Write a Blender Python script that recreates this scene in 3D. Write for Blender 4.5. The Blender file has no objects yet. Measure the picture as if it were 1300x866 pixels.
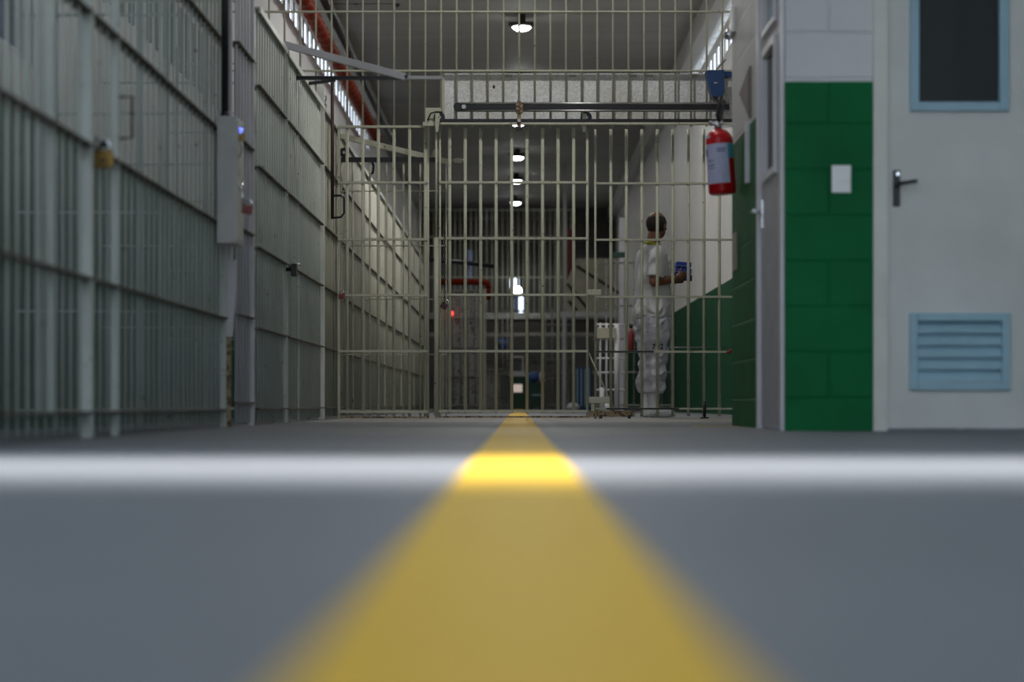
import bpy, bmesh, math, random
from mathutils import Vector, Matrix, noise
random.seed(7)
C = bpy.context.scene.collection
PI = math.pi
F = 2700.0; HC = 0.118; PX0 = 658.0; PY0 = 513.0
def W(px, py, s):                       # photo pixel + scale (px per metre) -> place in the hall
    return Vector(((px-PX0)/s, F/s, HC+(PY0-py)/s))
def Zs(py, s): return HC+(PY0-py)/s
def Xs(px, s): return (px-PX0)/s

# ------------------------------------------------------------------ materials
MATS = {}
def nodes(name):
    m = bpy.data.materials.new(name); m.use_nodes = True
    nt = m.node_tree; b = nt.nodes['Principled BSDF']
    MATS[name] = m
    return m, nt, b
def N(nt, t, **kw):
    n = nt.nodes.new(t)
    for k, v in kw.items():
        if k in n.inputs: n.inputs[k].default_value = v
        else: setattr(n, k, v)
    return n
def ramp(nt, fac, stops):
    r = nt.nodes.new('ShaderNodeValToRGB')
    e = r.color_ramp.elements
    while len(e) < len(stops): e.new(0.5)
    for i, (p, c) in enumerate(stops):
        e[i].position = p; e[i].color = (*c, 1) if len(c) == 3 else c
    nt.links.new(fac, r.inputs['Fac']); return r
def mixc(nt, fac, a, b):
    m = nt.nodes.new('ShaderNodeMix'); m.data_type = 'RGBA'
    if hasattr(fac, 'links'): nt.links.new(fac, m.inputs[0])
    else: m.inputs[0].default_value = fac
    for v, k in ((a, 6), (b, 7)):
        if hasattr(v, 'links'): nt.links.new(v, m.inputs[k])
        else: m.inputs[k].default_value = (*v, 1)
    return m.outputs[2]
def bump(nt, b, h, strength, dist=0.01):
    u = nt.nodes.new('ShaderNodeBump'); u.inputs['Strength'].default_value = strength; u.inputs['Distance'].default_value = dist
    nt.links.new(h, u.inputs['Height']); nt.links.new(u.outputs[0], b.inputs['Normal'])
def plain(name, col, rough=.5, metal=0, var=.12, scale=8, spec=.5, bmp=0):
    m, nt, b = nodes(name)
    g = N(nt, 'ShaderNodeNewGeometry'); n = N(nt, 'ShaderNodeTexNoise', Scale=scale, Detail=5.0)
    nt.links.new(g.outputs['Position'], n.inputs['Vector'])
    lo = tuple(c*(1-var) for c in col); hi = tuple(min(1, c*(1+var)) for c in col)
    r = ramp(nt, n.outputs['Fac'], [(.3, lo), (.7, hi)])
    nt.links.new(r.outputs[0], b.inputs['Base Color'])
    b.inputs['Roughness'].default_value = rough; b.inputs['Metallic'].default_value = metal
    b.inputs['Specular IOR Level'].default_value = spec
    if bmp: bump(nt, b, n.outputs['Fac'], bmp)
    return m
def paint(name, col, rust=.25, rough=.45, chip=.7):
    """old gloss paint on iron: rust specks, dirt"""
    m, nt, b = nodes(name)
    g = N(nt, 'ShaderNodeNewGeometry')
    n1 = N(nt, 'ShaderNodeTexNoise', Scale=3.0, Detail=4.0); n2 = N(nt, 'ShaderNodeTexNoise', Scale=26.0, Detail=6.0, Roughness=.7)
    for n in (n1, n2): nt.links.new(g.outputs['Position'], n.inputs['Vector'])
    base = ramp(nt, n1.outputs['Fac'], [(.3, tuple(c*.82 for c in col)), (.7, col)])
    msk = ramp(nt, n2.outputs['Fac'], [(chip-.06, (0,0,0)), (chip, (rust,)*3 if rust < 1 else (1,1,1))])
    c = mixc(nt, msk.outputs[0], base.outputs[0], (.075, .04, .02))
    nt.links.new(c, b.inputs['Base Color']); b.inputs['Roughness'].default_value = rough
    bump(nt, b, n2.outputs['Fac'], .15, .002)
    return m
M = {}
M['bar'] = paint('cream_bar_paint', (.53, .53, .42), 1, .42, .68)
M['fence'] = paint('pale_green_fence_paint', (.50, .54, .49), 1, .45, .69)
M['railpaint'] = paint('shade_darkened_rail_paint', (.20, .20, .17), 1, .7, .55)  # base darkened to put the rails' underside shade into the paint, plus rust
M['fence_far'] = paint('cream_fence_paint', (.42, .41, .33), 1, .5, .74)
M['lav'] = paint('whitish_fence_paint', (.62, .61, .64), 1, .45, .72)
M['rusty'] = paint('rust_streaked_paint', (.36, .28, .16), 1, .6, .54)
M['cap'] = paint('light_cap_paint', (.75, .76, .70), .5, .35, .75)
M['track'] = plain('greasy_dark_steel', (.02, .02, .022), .35, .4)
M['steel'] = plain('worn_steel', (.42, .42, .42), .35, .9)
M['chrome'] = plain('chrome', (.75, .76, .78), .15, 1)
M['black'] = plain('black_paint', (.012, .012, .014), .4)
M['darkrust'] = plain('dark_red_brown_iron', (.05, .022, .018), .55)
M['brass'] = plain('brass', (.24, .15, .04), .35, .85)
M['red'] = plain('red_enamel', (.60, .004, .010), .28, 0, .06)
M['redlock'] = plain('dark_red_lock', (.22, .03, .02), .4)
M['redpipe'] = plain('orange_red_corrugated', (.17, .017, .004), .55, 0, .3, 20, .1, .3)
M['lightblue'] = plain('light_blue_paint', (.30, .47, .55), .45, 0, .06)
M['door'] = plain('warm_white_door_laminate', (.60, .61, .57), .5, 0, .07, 3)
M['frame'] = plain('white_door_frame_paint', (.66, .66, .60), .45, 0, .08, 5)
M['lavdoor'] = plain('lavender_white_door', (.52, .50, .54), .45, 0, .1, 6)
M['lavframe'] = plain('white_side_door_frame', (.78, .76, .80), .35, 0, .05)
M['white'] = plain('white_plastic', (.82, .83, .80), .35, 0, .04)
M['blue'] = plain('blue_housing', (.012, .05, .16), .4, 0, .15)
M['boxgrey'] = plain('cream_enamel_box', (.50, .50, .47), .4, 0, .08)
M['skin'] = plain('brown_skin', (.20, .085, .045), .5, 0, .12, 30)
M['hair'] = plain('short_black_hair', (.018, .013, .011), .8, 0, .3, 80)
M['green'] = plain('dark_green_plastic', (.012, .06, .04), .5)
M['bluebin'] = plain('dark_blue_plastic', (.012, .04, .13), .5)
M['bluebag'] = plain('blue_cloth_bag', (.05, .13, .35), .7)
M['yellowcloth'] = plain('yellow_green_cloth', (.45, .42, .03), .8)
M['rubber'] = plain('grey_rubber_sole', (.30, .30, .31), .6)
M['bluebox'] = plain('blue_folder', (.02, .07, .55), .4)
M['bluedark'] = plain('navy_folder_edge', (.01, .02, .10), .5)
M['tan'] = plain('tan_plate', (.40, .36, .30), .6)
M['taupe'] = plain('taupe_board', (.24, .20, .19), .6)
M['dark_board'] = plain('dark_board_slot_shade', (.05, .045, .04), .8)
M['greymesh'] = paint('grey_mesh_plate', (.34, .34, .32), 1, .6, .6)
M['labelwhite'] = plain('label_pale_violet', (.62, .62, .85), .5, 0, .08, 60)
M['labelteal'] = plain('label_teal', (.12, .42, .55), .5)
M['labelink'] = plain('label_ink', (.04, .05, .25), .5)
M['ink'] = plain('black_ink', (.01, .01, .012), .8)
M['stairs'] = plain('cream_stair_side', (.42, .40, .31), .6)
M['darkred'] = plain('dark_red_column_paint', (.17, .015, .015), .5)

# white cloth with sheen
m, nt, b = nodes('white_cotton'); g = N(nt, 'ShaderNodeNewGeometry'); n = N(nt, 'ShaderNodeTexNoise', Scale=60.0, Detail=3.0)
nt.links.new(g.outputs['Position'], n.inputs['Vector']); b.inputs['Base Color'].default_value = (.68, .68, .72, 1); b.inputs['Roughness'].default_value = .75
bump(nt, b, n.outputs['Fac'], .3, .003); M['cotton'] = m
m, nt, b = nodes('white_trousers'); b.inputs['Base Color'].default_value = (.55, .55, .63, 1); b.inputs['Roughness'].default_value = .5
g = N(nt, 'ShaderNodeNewGeometry'); n = N(nt, 'ShaderNodeTexNoise', Scale=22.0, Detail=4.0); nt.links.new(g.outputs['Position'], n.inputs['Vector']); bump(nt, b, n.outputs['Fac'], .6, .02); M['trouser'] = m

# galvanised mottled sheet
m, nt, b = nodes('mottled_galvanised_sheet'); g = N(nt, 'ShaderNodeNewGeometry')
v = N(nt, 'ShaderNodeTexVoronoi', Scale=70.0); n = N(nt, 'ShaderNodeTexNoise', Scale=2.2, Detail=4.0)
nt.links.new(g.outputs['Position'], v.inputs['Vector']); nt.links.new(g.outputs['Position'], n.inputs['Vector'])
a = ramp(nt, v.outputs['Color'], [(0, (.58, .60, .63)), (1, (.90, .91, .94))]); a2 = ramp(nt, n.outputs['Fac'], [(.35, (.80, .78, .72)), (.7, (1, 1, 1))])
mm = N(nt, 'ShaderNodeMix'); mm.data_type = 'RGBA'; mm.blend_type = 'MULTIPLY'; mm.inputs[0].default_value = 1
nt.links.new(a.outputs[0], mm.inputs[6]); nt.links.new(a2.outputs[0], mm.inputs[7]); nt.links.new(mm.outputs[2], b.inputs['Base Color'])
b.inputs['Metallic'].default_value = 0; b.inputs['Roughness'].default_value = .5; M['galv'] = m

# wall: painted concrete block, white above green dado
def wallmat(name, white, green, top=1.53, blocks=True):
    m, nt, b = nodes(name); g = N(nt, 'ShaderNodeNewGeometry'); s = N(nt, 'ShaderNodeSeparateXYZ'); nt.links.new(g.outputs['Position'], s.inputs[0])
    gt = N(nt, 'ShaderNodeMath', operation='GREATER_THAN'); gt.inputs[1].default_value = top; nt.links.new(s.outputs['Z'], gt.inputs[0])
    n = N(nt, 'ShaderNodeTexNoise', Scale=2.5, Detail=6.0); nt.links.new(g.outputs['Position'], n.inputs['Vector'])
    gr = ramp(nt, n.outputs['Fac'], [(.3, tuple(c*.72 for c in green)), (.7, green)]); wr = ramp(nt, n.outputs['Fac'], [(.3, tuple(c*.9 for c in white)), (.7, white)])
    c = mixc(nt, gt.outputs[0], gr.outputs[0], wr.outputs[0]); nt.links.new(c, b.inputs['Base Color']); b.inputs['Roughness'].default_value = .5; b.inputs['Specular IOR Level'].default_value = .12
    # brick pattern on (x+y, z)
    ad = N(nt, 'ShaderNodeMath', operation='ADD'); nt.links.new(s.outputs['X'], ad.inputs[0]); nt.links.new(s.outputs['Y'], ad.inputs[1])
    cb = N(nt, 'ShaderNodeCombineXYZ'); nt.links.new(ad.outputs[0], cb.inputs[0]); nt.links.new(s.outputs['Z'], cb.inputs[1])
    mp = N(nt, 'ShaderNodeMapping'); mp.inputs['Location'].default_value = (.13, .055, 0); nt.links.new(cb.outputs[0], mp.inputs[0])
    br = N(nt, 'ShaderNodeTexBrick', Scale=1.0); br.inputs['Brick Width'].default_value = .4; br.inputs['Row Height'].default_value = .2; br.inputs['Mortar Size'].default_value = .006; br.inputs['Mortar Smooth'].default_value = .6
    nt.links.new(mp.outputs[0], br.inputs['Vector'])
    iv = N(nt, 'ShaderNodeMath', operation='SUBTRACT'); iv.inputs[0].default_value = 1; nt.links.new(br.outputs['Fac'], iv.inputs[1])
    n3 = N(nt, 'ShaderNodeTexNoise', Scale=14.0, Detail=5.0); nt.links.new(g.outputs['Position'], n3.inputs['Vector'])
    ma = N(nt, 'ShaderNodeMath', operation='MULTIPLY_ADD'); nt.links.new(n3.outputs['Fac'], ma.inputs[0]); ma.inputs[1].default_value = .5; nt.links.new(iv.outputs[0], ma.inputs[2])
    bump(nt, b, ma.outputs[0] if blocks else n3.outputs['Fac'], .7 if blocks else .35, .010 if blocks else .006); return m
M['wall'] = wallmat('white_over_green_blockwork', (.70, .70, .70), (.001, .150, .042))
M['wall_in'] = wallmat('white_over_green_render', (.70, .69, .68), (.003, .080, .030), 1.50, False)
M['wall_dark'] = plain('dull_grey_render', (.16, .16, .16), .8, 0, .15, 2)
M['wall_grey'] = plain('grey_render', (.42, .42, .40), .8, 0, .15, 2, bmp=.1)
# ceiling: board marked concrete
m, nt, b = nodes('board_marked_concrete_ceiling'); g = N(nt, 'ShaderNodeNewGeometry'); mp = N(nt, 'ShaderNodeMapping'); mp.inputs['Scale'].default_value = (.12, 1.6, 1)
nt.links.new(g.outputs['Position'], mp.inputs[0]); n = N(nt, 'ShaderNodeTexNoise', Scale=1.0, Detail=6.0); nt.links.new(mp.outputs[0], n.inputs['Vector'])
r = ramp(nt, n.outputs['Fac'], [(.3, (.40, .385, .37)), (.7, (.50, .485, .47))]); nt.links.new(r.outputs[0], b.inputs['Base Color']); b.inputs['Roughness'].default_value = .7; M['ceil'] = m
# floor
def floormat(name, lo, hi, rough):
    m, nt, b = nodes(name); g = N(nt, 'ShaderNodeNewGeometry'); n = N(nt, 'ShaderNodeTexNoise', Scale=1.1, Detail=7.0, Roughness=.6); n2 = N(nt, 'ShaderNodeTexNoise', Scale=160.0, Detail=2.0)
    for q in (n, n2): nt.links.new(g.outputs['Position'], q.inputs['Vector'])
    r = ramp(nt, n.outputs['Fac'], [(.3, lo), (.7, hi)]); nt.links.new(r.outputs[0], b.inputs['Base Color'])
    b.inputs['Roughness'].default_value = rough; b.inputs['Specular IOR Level'].default_value = .2; bump(nt, b, n2.outputs['Fac'], .12, .002); return m
M['floor'] = floormat('blue_grey_floor_paint', (.14, .152, .165), (.175, .188, .205), .55)
M['threshold'] = floormat('worn_concrete_threshold', (.25, .24, .23), (.30, .29, .28), .6)
M['line'] = floormat('yellow_floor_paint', (.62, .38, .02), (.70, .43, .028), .55)
def emis(name, col, st):
    m, nt, b = nodes(name); b.inputs['Base Color'].default_value = (*col, 1); b.inputs['Emission Color'].default_value = (*col, 1); b.inputs['Emission Strength'].default_value = st; return m
M['lamp'] = emis('lamp_diffuser', (.93, 1, .98), 30)
M['bluelight'] = emis('blue_indicator', (.1, .15, 1), 4)
M['redlight'] = emis('red_indicator', (1, .05, .04), 3)
M['lit'] = emis('pale_notice_added_glow', (1, .8, .72), .35)  # notice is no lamp; a weak emission brightens it
m, nt, b = nodes('dark_window_glass'); b.inputs['Base Color'].default_value = (.012, .02, .02, 1); b.inputs['Roughness'].default_value = .35; b.inputs['Specular IOR Level'].default_value = .25
tr = N(nt, 'ShaderNodeBsdfTransparent'); ms = N(nt, 'ShaderNodeMixShader'); ms.inputs[0].default_value = .90
nt.links.new(tr.outputs[0], ms.inputs[1]); nt.links.new(b.outputs[0], ms.inputs[2]); nt.links.new(ms.outputs[0], nt.nodes['Material Output'].inputs[0]); M['glass'] = m
m, nt, b = nodes('blue_tinted_pane'); tr = N(nt, 'ShaderNodeBsdfTransparent'); tr.inputs[0].default_value = (.07, .085, .13, 1); nt.links.new(tr.outputs[0], nt.nodes['Material Output'].inputs[0]); M['tint'] = m
m, nt, b = nodes('frosted_far_pane'); tr = N(nt, 'ShaderNodeBsdfTransparent'); tr.inputs[0].default_value = (.15, .16, .19, 1); nt.links.new(tr.outputs[0], nt.nodes['Material Output'].inputs[0]); M['frost'] = m
m, nt, b = nodes('clear_pane'); b.inputs['Base Color'].default_value = (.25, .33, .40, 1); b.inputs['Roughness'].default_value = .03; b.inputs['Specular IOR Level'].default_value = 1; M['pane'] = m

# ------------------------------------------------------------------ mesh builder
WL = {}
def wl(o): return WL.get(o.name, Vector((0, 0, 0))) if o else Vector((0, 0, 0))
class MB:
    def __init__(s): s.v = []; s.f = []; s.sm = []
    def add(s, vs, fs, smooth=False):
        k = len(s.v); s.v += [Vector(v) for v in vs]; s.f += [tuple(i+k for i in f) for f in fs]; s.sm += [smooth]*len(fs); return s
    def box(s, x0, x1, y0, y1, z0, z1, mat=None, ch=0):
        if ch:
            h = min(ch, (x1-x0)/3, (y1-y0)/3, (z1-z0)/3)
            bm = bmesh.new(); bmesh.ops.create_cube(bm, size=1)
            for v in bm.verts: v.co = Vector(((x0+x1)/2+v.co.x*(x1-x0), (y0+y1)/2+v.co.y*(y1-y0), (z0+z1)/2+v.co.z*(z1-z0)))
            bmesh.ops.bevel(bm, geom=bm.edges[:], offset=h, segments=2, affect='EDGES', profile=.6)
            bm.verts.index_update()
            vs = [v.co.copy() for v in bm.verts]; fs = [[v.index for v in f.verts] for f in bm.faces]; bm.free()
        else:
            vs = [Vector((x, y, z)) for x in (x0, x1) for y in (y0, y1) for z in (z0, z1)]
            fs = [(0,1,3,2), (4,6,7,5), (0,4,5,1), (2,3,7,6), (0,2,6,4), (1,5,7,3)]
        if mat: vs = [mat @ v for v in vs]
        return s.add(vs, fs)
    def cyl(s, p0, p1, r0, r1=None, n=12, cap=True):
        p0, p1 = Vector(p0), Vector(p1); r1 = r0 if r1 is None else r1
        d = (p1-p0); q = d.to_track_quat('Z', 'Y'); vs = []
        for p, r in ((p0, r0), (p1, r1)):
            for i in range(n): a = 2*PI*i/n; vs.append(p+q @ Vector((r*math.cos(a), r*math.sin(a), 0)))
        k = len(s.v); s.v += vs
        for i in range(n): j = (i+1) % n; s.f.append((k+i, k+j, k+n+j, k+n+i)); s.sm.append(True)
        if cap: s.f.append(tuple(k+n-1-i for i in range(n))); s.sm.append(False); s.f.append(tuple(k+n+i for i in range(n))); s.sm.append(False)
        return s
    def tube(s, pts, r, n=8, closed=False):
        pts = [Vector(p) for p in pts]; m = len(pts); k = len(s.v); up = None
        for i, p in enumerate(pts):
            a = pts[(i-1) % m] if closed or i else p; b = pts[(i+1) % m] if closed or i < m-1 else p
            d = (b-a).normalized()
            if up is None: up = d.orthogonal().normalized()
            up = (up-d*up.dot(d)).normalized(); w = d.cross(up)
            for j in range(n): t = 2*PI*j/n; s.v.append(p+(up*math.cos(t)+w*math.sin(t))*r)
        for i in range(m if closed else m-1):
            for j in range(n):
                a, b = k+i*n+j, k+i*n+(j+1) % n; c, d2 = k+((i+1) % m)*n+(j+1) % n, k+((i+1) % m)*n+j
                s.f.append((a, b, c, d2)); s.sm.append(True)
        if not closed:
            s.f.append(tuple(k+n-1-j for j in range(n))); s.sm.append(False); s.f.append(tuple(k+(m-1)*n+j for j in range(n))); s.sm.append(False)
        return s
    def lathe(s, prof, o, n=24, mat=None):
        o = Vector(o); k = len(s.v)
        for r, z in prof:
            for i in range(n):
                a = 2*PI*i/n; v = Vector((r*math.cos(a), r*math.sin(a), z)); v = (mat @ v) if mat else v; s.v.append(v+o)
        for q in range(len(prof)-1):
            for i in range(n):
                j = (i+1) % n; s.f.append((k+q*n+i, k+q*n+j, k+(q+1)*n+j, k+(q+1)*n+i)); s.sm.append(True)
        s.f.append(tuple(k+n-1-i for i in range(n))); s.sm.append(False)
        s.f.append(tuple(k+(len(prof)-1)*n+i for i in range(n))); s.sm.append(False); return s
    def ball(s, c, rx, ry=None, rz=None, nu=16, nv=10, mat=None):
        ry = rx if ry is None else ry; rz = rx if rz is None else rz; c = Vector(c)
        vs = []; fs = []
        for i in range(1, nv):
            t = PI*i/nv
            for j in range(nu): a = 2*PI*j/nu; vs.append(Vector((rx*math.sin(t)*math.cos(a), ry*math.sin(t)*math.sin(a), rz*math.cos(t))))
        vs += [Vector((0, 0, rz)), Vector((0, 0, -rz))]; T, B = len(vs)-2, len(vs)-1
        for i in range(nv-2):
            for j in range(nu): a = i*nu+j; b = i*nu+(j+1) % nu; fs.append((a, a+nu, b+nu, b))
        for j in range(nu): fs.append((T, j, (j+1) % nu)); fs.append((B, (nv-2)*nu+(j+1) % nu, (nv-2)*nu+j))
        if mat: vs = [mat @ v for v in vs]
        return s.add([v+c for v in vs], fs, True)
    def prism(s, poly, axis, a0, a1):
        """poly of (u,w) extruded along axis"""
        def P(u, w, a): return {'x': (a, u, w), 'y': (u, a, w), 'z': (u, w, a)}[axis]
        n = len(poly); vs = [P(u, w, a0) for u, w in poly]+[P(u, w, a1) for u, w in poly]
        fs = [tuple(range(n)), tuple(range(2*n-1, n-1, -1))]+[(i, i+n, (i+1) % n+n, (i+1) % n) for i in range(n)]
        return s.add(vs, fs)
    def loft(s, rings, n=24, smooth=True):
        k = len(s.v); m = len(rings)
        for c, rx, ry, *rest in rings:
            c = Vector(c)
            for i in range(n): a = 2*PI*i/n; s.v.append(c+Vector((rx*math.cos(a), ry*math.sin(a), 0)))
        for q in range(m-1):
            for i in range(n): j = (i+1) % n; s.f.append((k+q*n+i, k+q*n+j, k+(q+1)*n+j, k+(q+1)*n+i)); s.sm.append(smooth)
        s.f.append(tuple(k+n-1-i for i in range(n))); s.sm.append(smooth); s.f.append(tuple(k+(m-1)*n+i for i in range(n))); s.sm.append(smooth); return s
    def mesh(s, name, off=Vector((0, 0, 0))):
        me = bpy.data.meshes.new(name); me.from_pydata([v-off for v in s.v], [], s.f)
        for p, q in zip(me.polygons, s.sm): p.use_smooth = q
        bm = bmesh.new(); bm.from_mesh(me); bmesh.ops.recalc_face_normals(bm, faces=bm.faces[:]); bm.to_mesh(me); bm.free()
        return me
    def build(s, name, mat, parent=None, label=None, kind=None):
        if parent is None:
            c = sum(s.v, Vector())/len(s.v) if kind is None else Vector((0, 0, 0))
            if kind is None: c.z = min(v.z for v in s.v)
        else: c = wl(parent)
        o = bpy.data.objects.new(name, s.mesh(name, c)); C.objects.link(o); o.data.materials.append(mat)
        if parent: o.parent = parent
        else: o.location = c
        WL[o.name] = c
        if label: o['label'] = label
        if kind: o['kind'] = kind
        return o
def tag(o, label, cat, group=None):
    o['label'] = label; o['category'] = cat
    if group: o['group'] = group
    return o
def thing(name, loc, label, cat, group=None):
    o = bpy.data.objects.new(name, None); C.objects.link(o); o.location = loc; o.empty_display_size = .1; WL[o.name] = Vector(loc)
    return tag(o, label, cat, group)
def inst(name, me, mat, parent, p):
    o = bpy.data.objects.new(name, me); C.objects.link(o); o.parent = parent; o.location = Vector(p)-wl(parent); WL[o.name] = wl(parent)
    return o
_rod = {}
def rod(r, L, mat):
    k = (r, round(L, 4), mat.name)
    if k not in _rod:
        me = MB().cyl((0, 0, 0), (0, 0, L), r, n=10).mesh('bar'); me.materials.append(mat); _rod[k] = me
    return _rod[k]
def bar(parent, x, y, z0, z1, r, mat, name='bar'): return inst(name, rod(r, z1-z0, mat), mat, parent, (x, y, z0))
def S(name, mb, mat): return mb.build(name, mat, kind='structure')

# ------------------------------------------------------------------ setting
SG = 157.0; YG = F/SG                                   # the cross gate
ZC = 4.9; XW = 2.35; YE = 52.0
S('floor', MB().box(-2.6, 4.3, -3.5, YE+.3, -.2, 0), M['floor'])
S('trim_1', MB().box(-.098, .098, -1.0, 46, 0, .0015), M['line'])
S('trim_2', MB().box(.93, 1.165, 11.2, 11.33, 0, .0015), M['line'])
S('trim_3', MB().box(-1.40, 2.34, 13.9, 17.9, -.01, .001), M['threshold'])
# side walls with a row of tall vent slots and an open strip under the roof
def sidewall(name, sgn, y0, y1, s0, s1, mat, low=None):
    mb = MB(); a, b = (XW, XW+.15) if sgn > 0 else (-XW-.15, -XW)
    mb.box(a, b, y0, y1, 0, 4.10)
    if s0 > y0: mb.box(a, b, y0, s0, 4.10, ZC)
    if y1 > s1: mb.box(a, b, s1, y1, 4.10, ZC)
    t0, t1 = (a, a+.02) if sgn > 0 else (b-.02, b)
    mb.box(t0, t1, s0, s1, 4.34, 4.44); mb.box(a, b, s0, s1, 4.82, ZC)
    y = s0
    k = 0
    while y < s1:
        mb.box(t0, t1, y, y+.17, 4.10, 4.34)
        if k % 12 == 0: mb.box(a, b, y, y+.2, 4.44, 4.82)
        y += .50; k += 1
    return S(name, mb, mat)
sidewall('wall_left', -1, 10.3, YE, 17.2, 33.5, M['wall_in'])
S('wall_left_near', MB().box(-XW-.15, -XW, -3.5, 10.3, 0, 1.75).box(-XW-.15, -XW, -3.5, 10.3, 3.7, ZC).box(-XW-.15, -XW, -3.5, .5, 1.75, 3.7).box(-XW-.15, -XW, 5.6, 8.6, 1.75, 3.7), M['wall_in'])  # unseen opening toward the camera end, added to light the closet side wall
wn = MB().box(-XW-.08, -XW-.04, 8.6, 8.66, 1.75, 3.7).box(-XW-.08, -XW-.04, 10.24, 10.3, 1.75, 3.7).box(-XW-.08, -XW-.04, 8.66, 10.24, 1.75, 1.81).box(-XW-.08, -XW-.04, 8.66, 10.24, 3.64, 3.7).box(-XW-.08, -XW-.04, 9.43, 9.47, 1.81, 3.64).build('window_1', M['lav'], kind='structure')
MB().box(-XW-.065, -XW-.060, 8.66, 10.24, 1.81, 3.64).build('pane', M['tint'], wn)
sidewall('wall_right', 1, 11.64, YE, 17.2, 29, M['wall_in'])
# eaves outside both openings, with rafters
for i, (sg, y0, y1) in enumerate(((1, 14, 32), (-1, 14, 36))):
    mb = MB(); a, b = (XW+.02, XW+.30) if sg > 0 else (-XW-.30, -XW-.02)
    mb.box(a, b, y0, y1, 5.02, 5.08)
    y = y0
    while y < y1: mb.box(a, b, y, y+.14, 4.905, 5.02); y += .55
    S('trim_%d' % (4+i), mb, M['white'])
S('trim_6', MB().box(XW-.16, XW, 11.64, YE, 4.60, ZC), M['wall_in'])
S('trim_7', MB().box(-XW, -XW+.14, 14, YE, 4.62, ZC), M['wall_grey'])
SL0, SL1 = 3.35, 4.65                                      # unseen slit cut in the ceiling to cast the sunlit floor band
S('ceiling', MB().box(-2.6, 4.3, -3.5, SL0, ZC, ZC+.2).box(-2.6, 4.3, SL1, 11.64, ZC, ZC+.2).box(-XW-.02, XW+.02, 11.64, YE+.2, ZC, ZC+.2), M['ceil'])
S('wall_back', MB().box(-2.6, -1.32, YE, YE+.2, 0, ZC).box(-1.05, -.2, YE, YE+.2, 0, ZC).box(.26, 2.6, YE, YE+.2, 0, ZC)
  .box(-1.32, -1.24, YE, YE+.2, 0, ZC).box(-1.12, -1.05, YE, YE+.2, 0, ZC).box(-1.24, -1.12, YE, YE+.2, 0, 3.0).box(-1.24, -1.12, YE, YE+.2, 3.9, ZC).box(-.2, .26, YE, YE+.2, 0, 1.95).box(-.2, .26, YE, YE+.2, 2.75, 2.95).box(-.2, .26, YE, YE+.2, 3.2, ZC).box(.02, .26, YE, YE+.2, 2.9, 3.3), M['wall_dark'])
S('wall_side_right', MB().box(4.15, 4.3, -3.5, 9.31, 0, ZC), M['wall'])
fw = MB().box(-.2, .26, YE+.08, YE+.12, 1.95, 1.99).box(-.2, -.17, YE+.08, YE+.12, 1.99, 2.75).box(.23, .26, YE+.08, YE+.12, 1.99, 2.75).box(-.03, 0, YE+.08, YE+.12, 1.99, 2.75).box(.12, .15, YE+.08, YE+.12, 1.99, 2.75).box(-.2, .26, YE+.08, YE+.12, 2.38, 2.42).build('window_2', M['wall_dark'], kind='structure')
MB().box(-.17, -.03, YE+.09, YE+.1, 1.99, 2.38).box(.15, .23, YE+.09, YE+.1, 1.99, 2.75).box(-.17, -.03, YE+.09, YE+.1, 2.42, 2.75).build('pane', M['frost'], fw)
fw = MB().box(-1.24, -1.12, YE+.08, YE+.12, 3.42, 3.46).build('window_3', M['wall_dark'], kind='structure')
MB().box(-1.24, -1.12, YE+.09, YE+.1, 3.46, 3.9).box(-1.24, -1.12, YE+.105, YE+.11, 3.0, 3.42).build('pane', M['frost'], fw)
# closet at the right
YF = F/290; XS = 1.17; YB = 11.64
S('wall_front', MB().box(XS, 1.552, YF, YF+.14, 0, ZC).box(2.47, 4.3, YF, YF+.14, 0, ZC).box(1.552, 2.47, YF, YF+.14, 2.18, ZC), M['wall'])
S('wall_side', MB().box(XS, XS+.14, YF+.14, 9.36, 0, ZC).box(XS, XS+.14, 10.34, YB, 0, ZC).box(XS, XS+.14, 9.36, 10.34, 2.18, ZC).box(XS+.14, XW, YB-.14, YB, 0, ZC), M['wall'])
# front door
def frame3(x0, x1, z1, t, y0, y1, mat, name):
    return MB().box(x0, x0+t, y0, y1, 0, z1).box(x1-t, x1, y0, y1, 0, z1).box(x0+t, x1-t, y0, y1, z1-t, z1)
d = frame3(1.553, 2.469, 2.179, .062, YF-.012, YF+.13, M['frame'], 'x').build('door_1', M['frame'], kind='structure')
dl = MB().box(1.618, 1.714, YF+.006, YF+.046, .012, 2.11).box(2.145, 2.404, YF+.006, YF+.046, .012, 2.11).box(1.714, 2.145, YF+.006, YF+.046, .012, .18) \
    .box(1.714, 2.145, YF+.006, YF+.046, .515, 1.40).box(1.714, 2.145, YF+.006, YF+.046, 2.03, 2.11).build('door_leaf', M['door'], d)
def rframe(x0, x1, z0, z1, t, y0, y1):
    return MB().box(x0, x0+t, y0, y1, z0, z1, ch=.004).box(x1-t, x1, y0, y1, z0, z1, ch=.004).box(x0+t, x1-t, y0, y1, z0, z0+t, ch=.004).box(x0+t, x1-t, y0, y1, z1-t, z1, ch=.004)
wf = rframe(1.714, 2.145, 1.40, 2.03, .040, YF-.012, YF+.05).build('window_frame', M['lightblue'], dl, 'light blue window frame')
MB().box(1.754, 2.105, YF+.02, YF+.026, 1.44, 1.99).build('pane', M['glass'], wf)
vf = rframe(1.712, 2.152, .178, .517, .036, YF-.012, YF+.05).build('vent_frame', M['lightblue'], dl, 'light blue louvre frame')
mb = MB()
for k in range(5):
    z = .217+k*.053
    mb.prism([(YF-.002, z), (YF+.004, z), (YF+.036, z+.056), (YF+.030, z+.056)], 'x', 1.748, 2.116)
mb.build('louvre', M['lightblue'], vf)
hd = MB().box(Xs(1133.5, 290), Xs(1142.5, 290), YF-.006, YF+.006, Zs(262, 290), Zs(216, 290), ch=.004).build('door_handle', M['track'], dl, 'dark metal handle plate')
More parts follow.
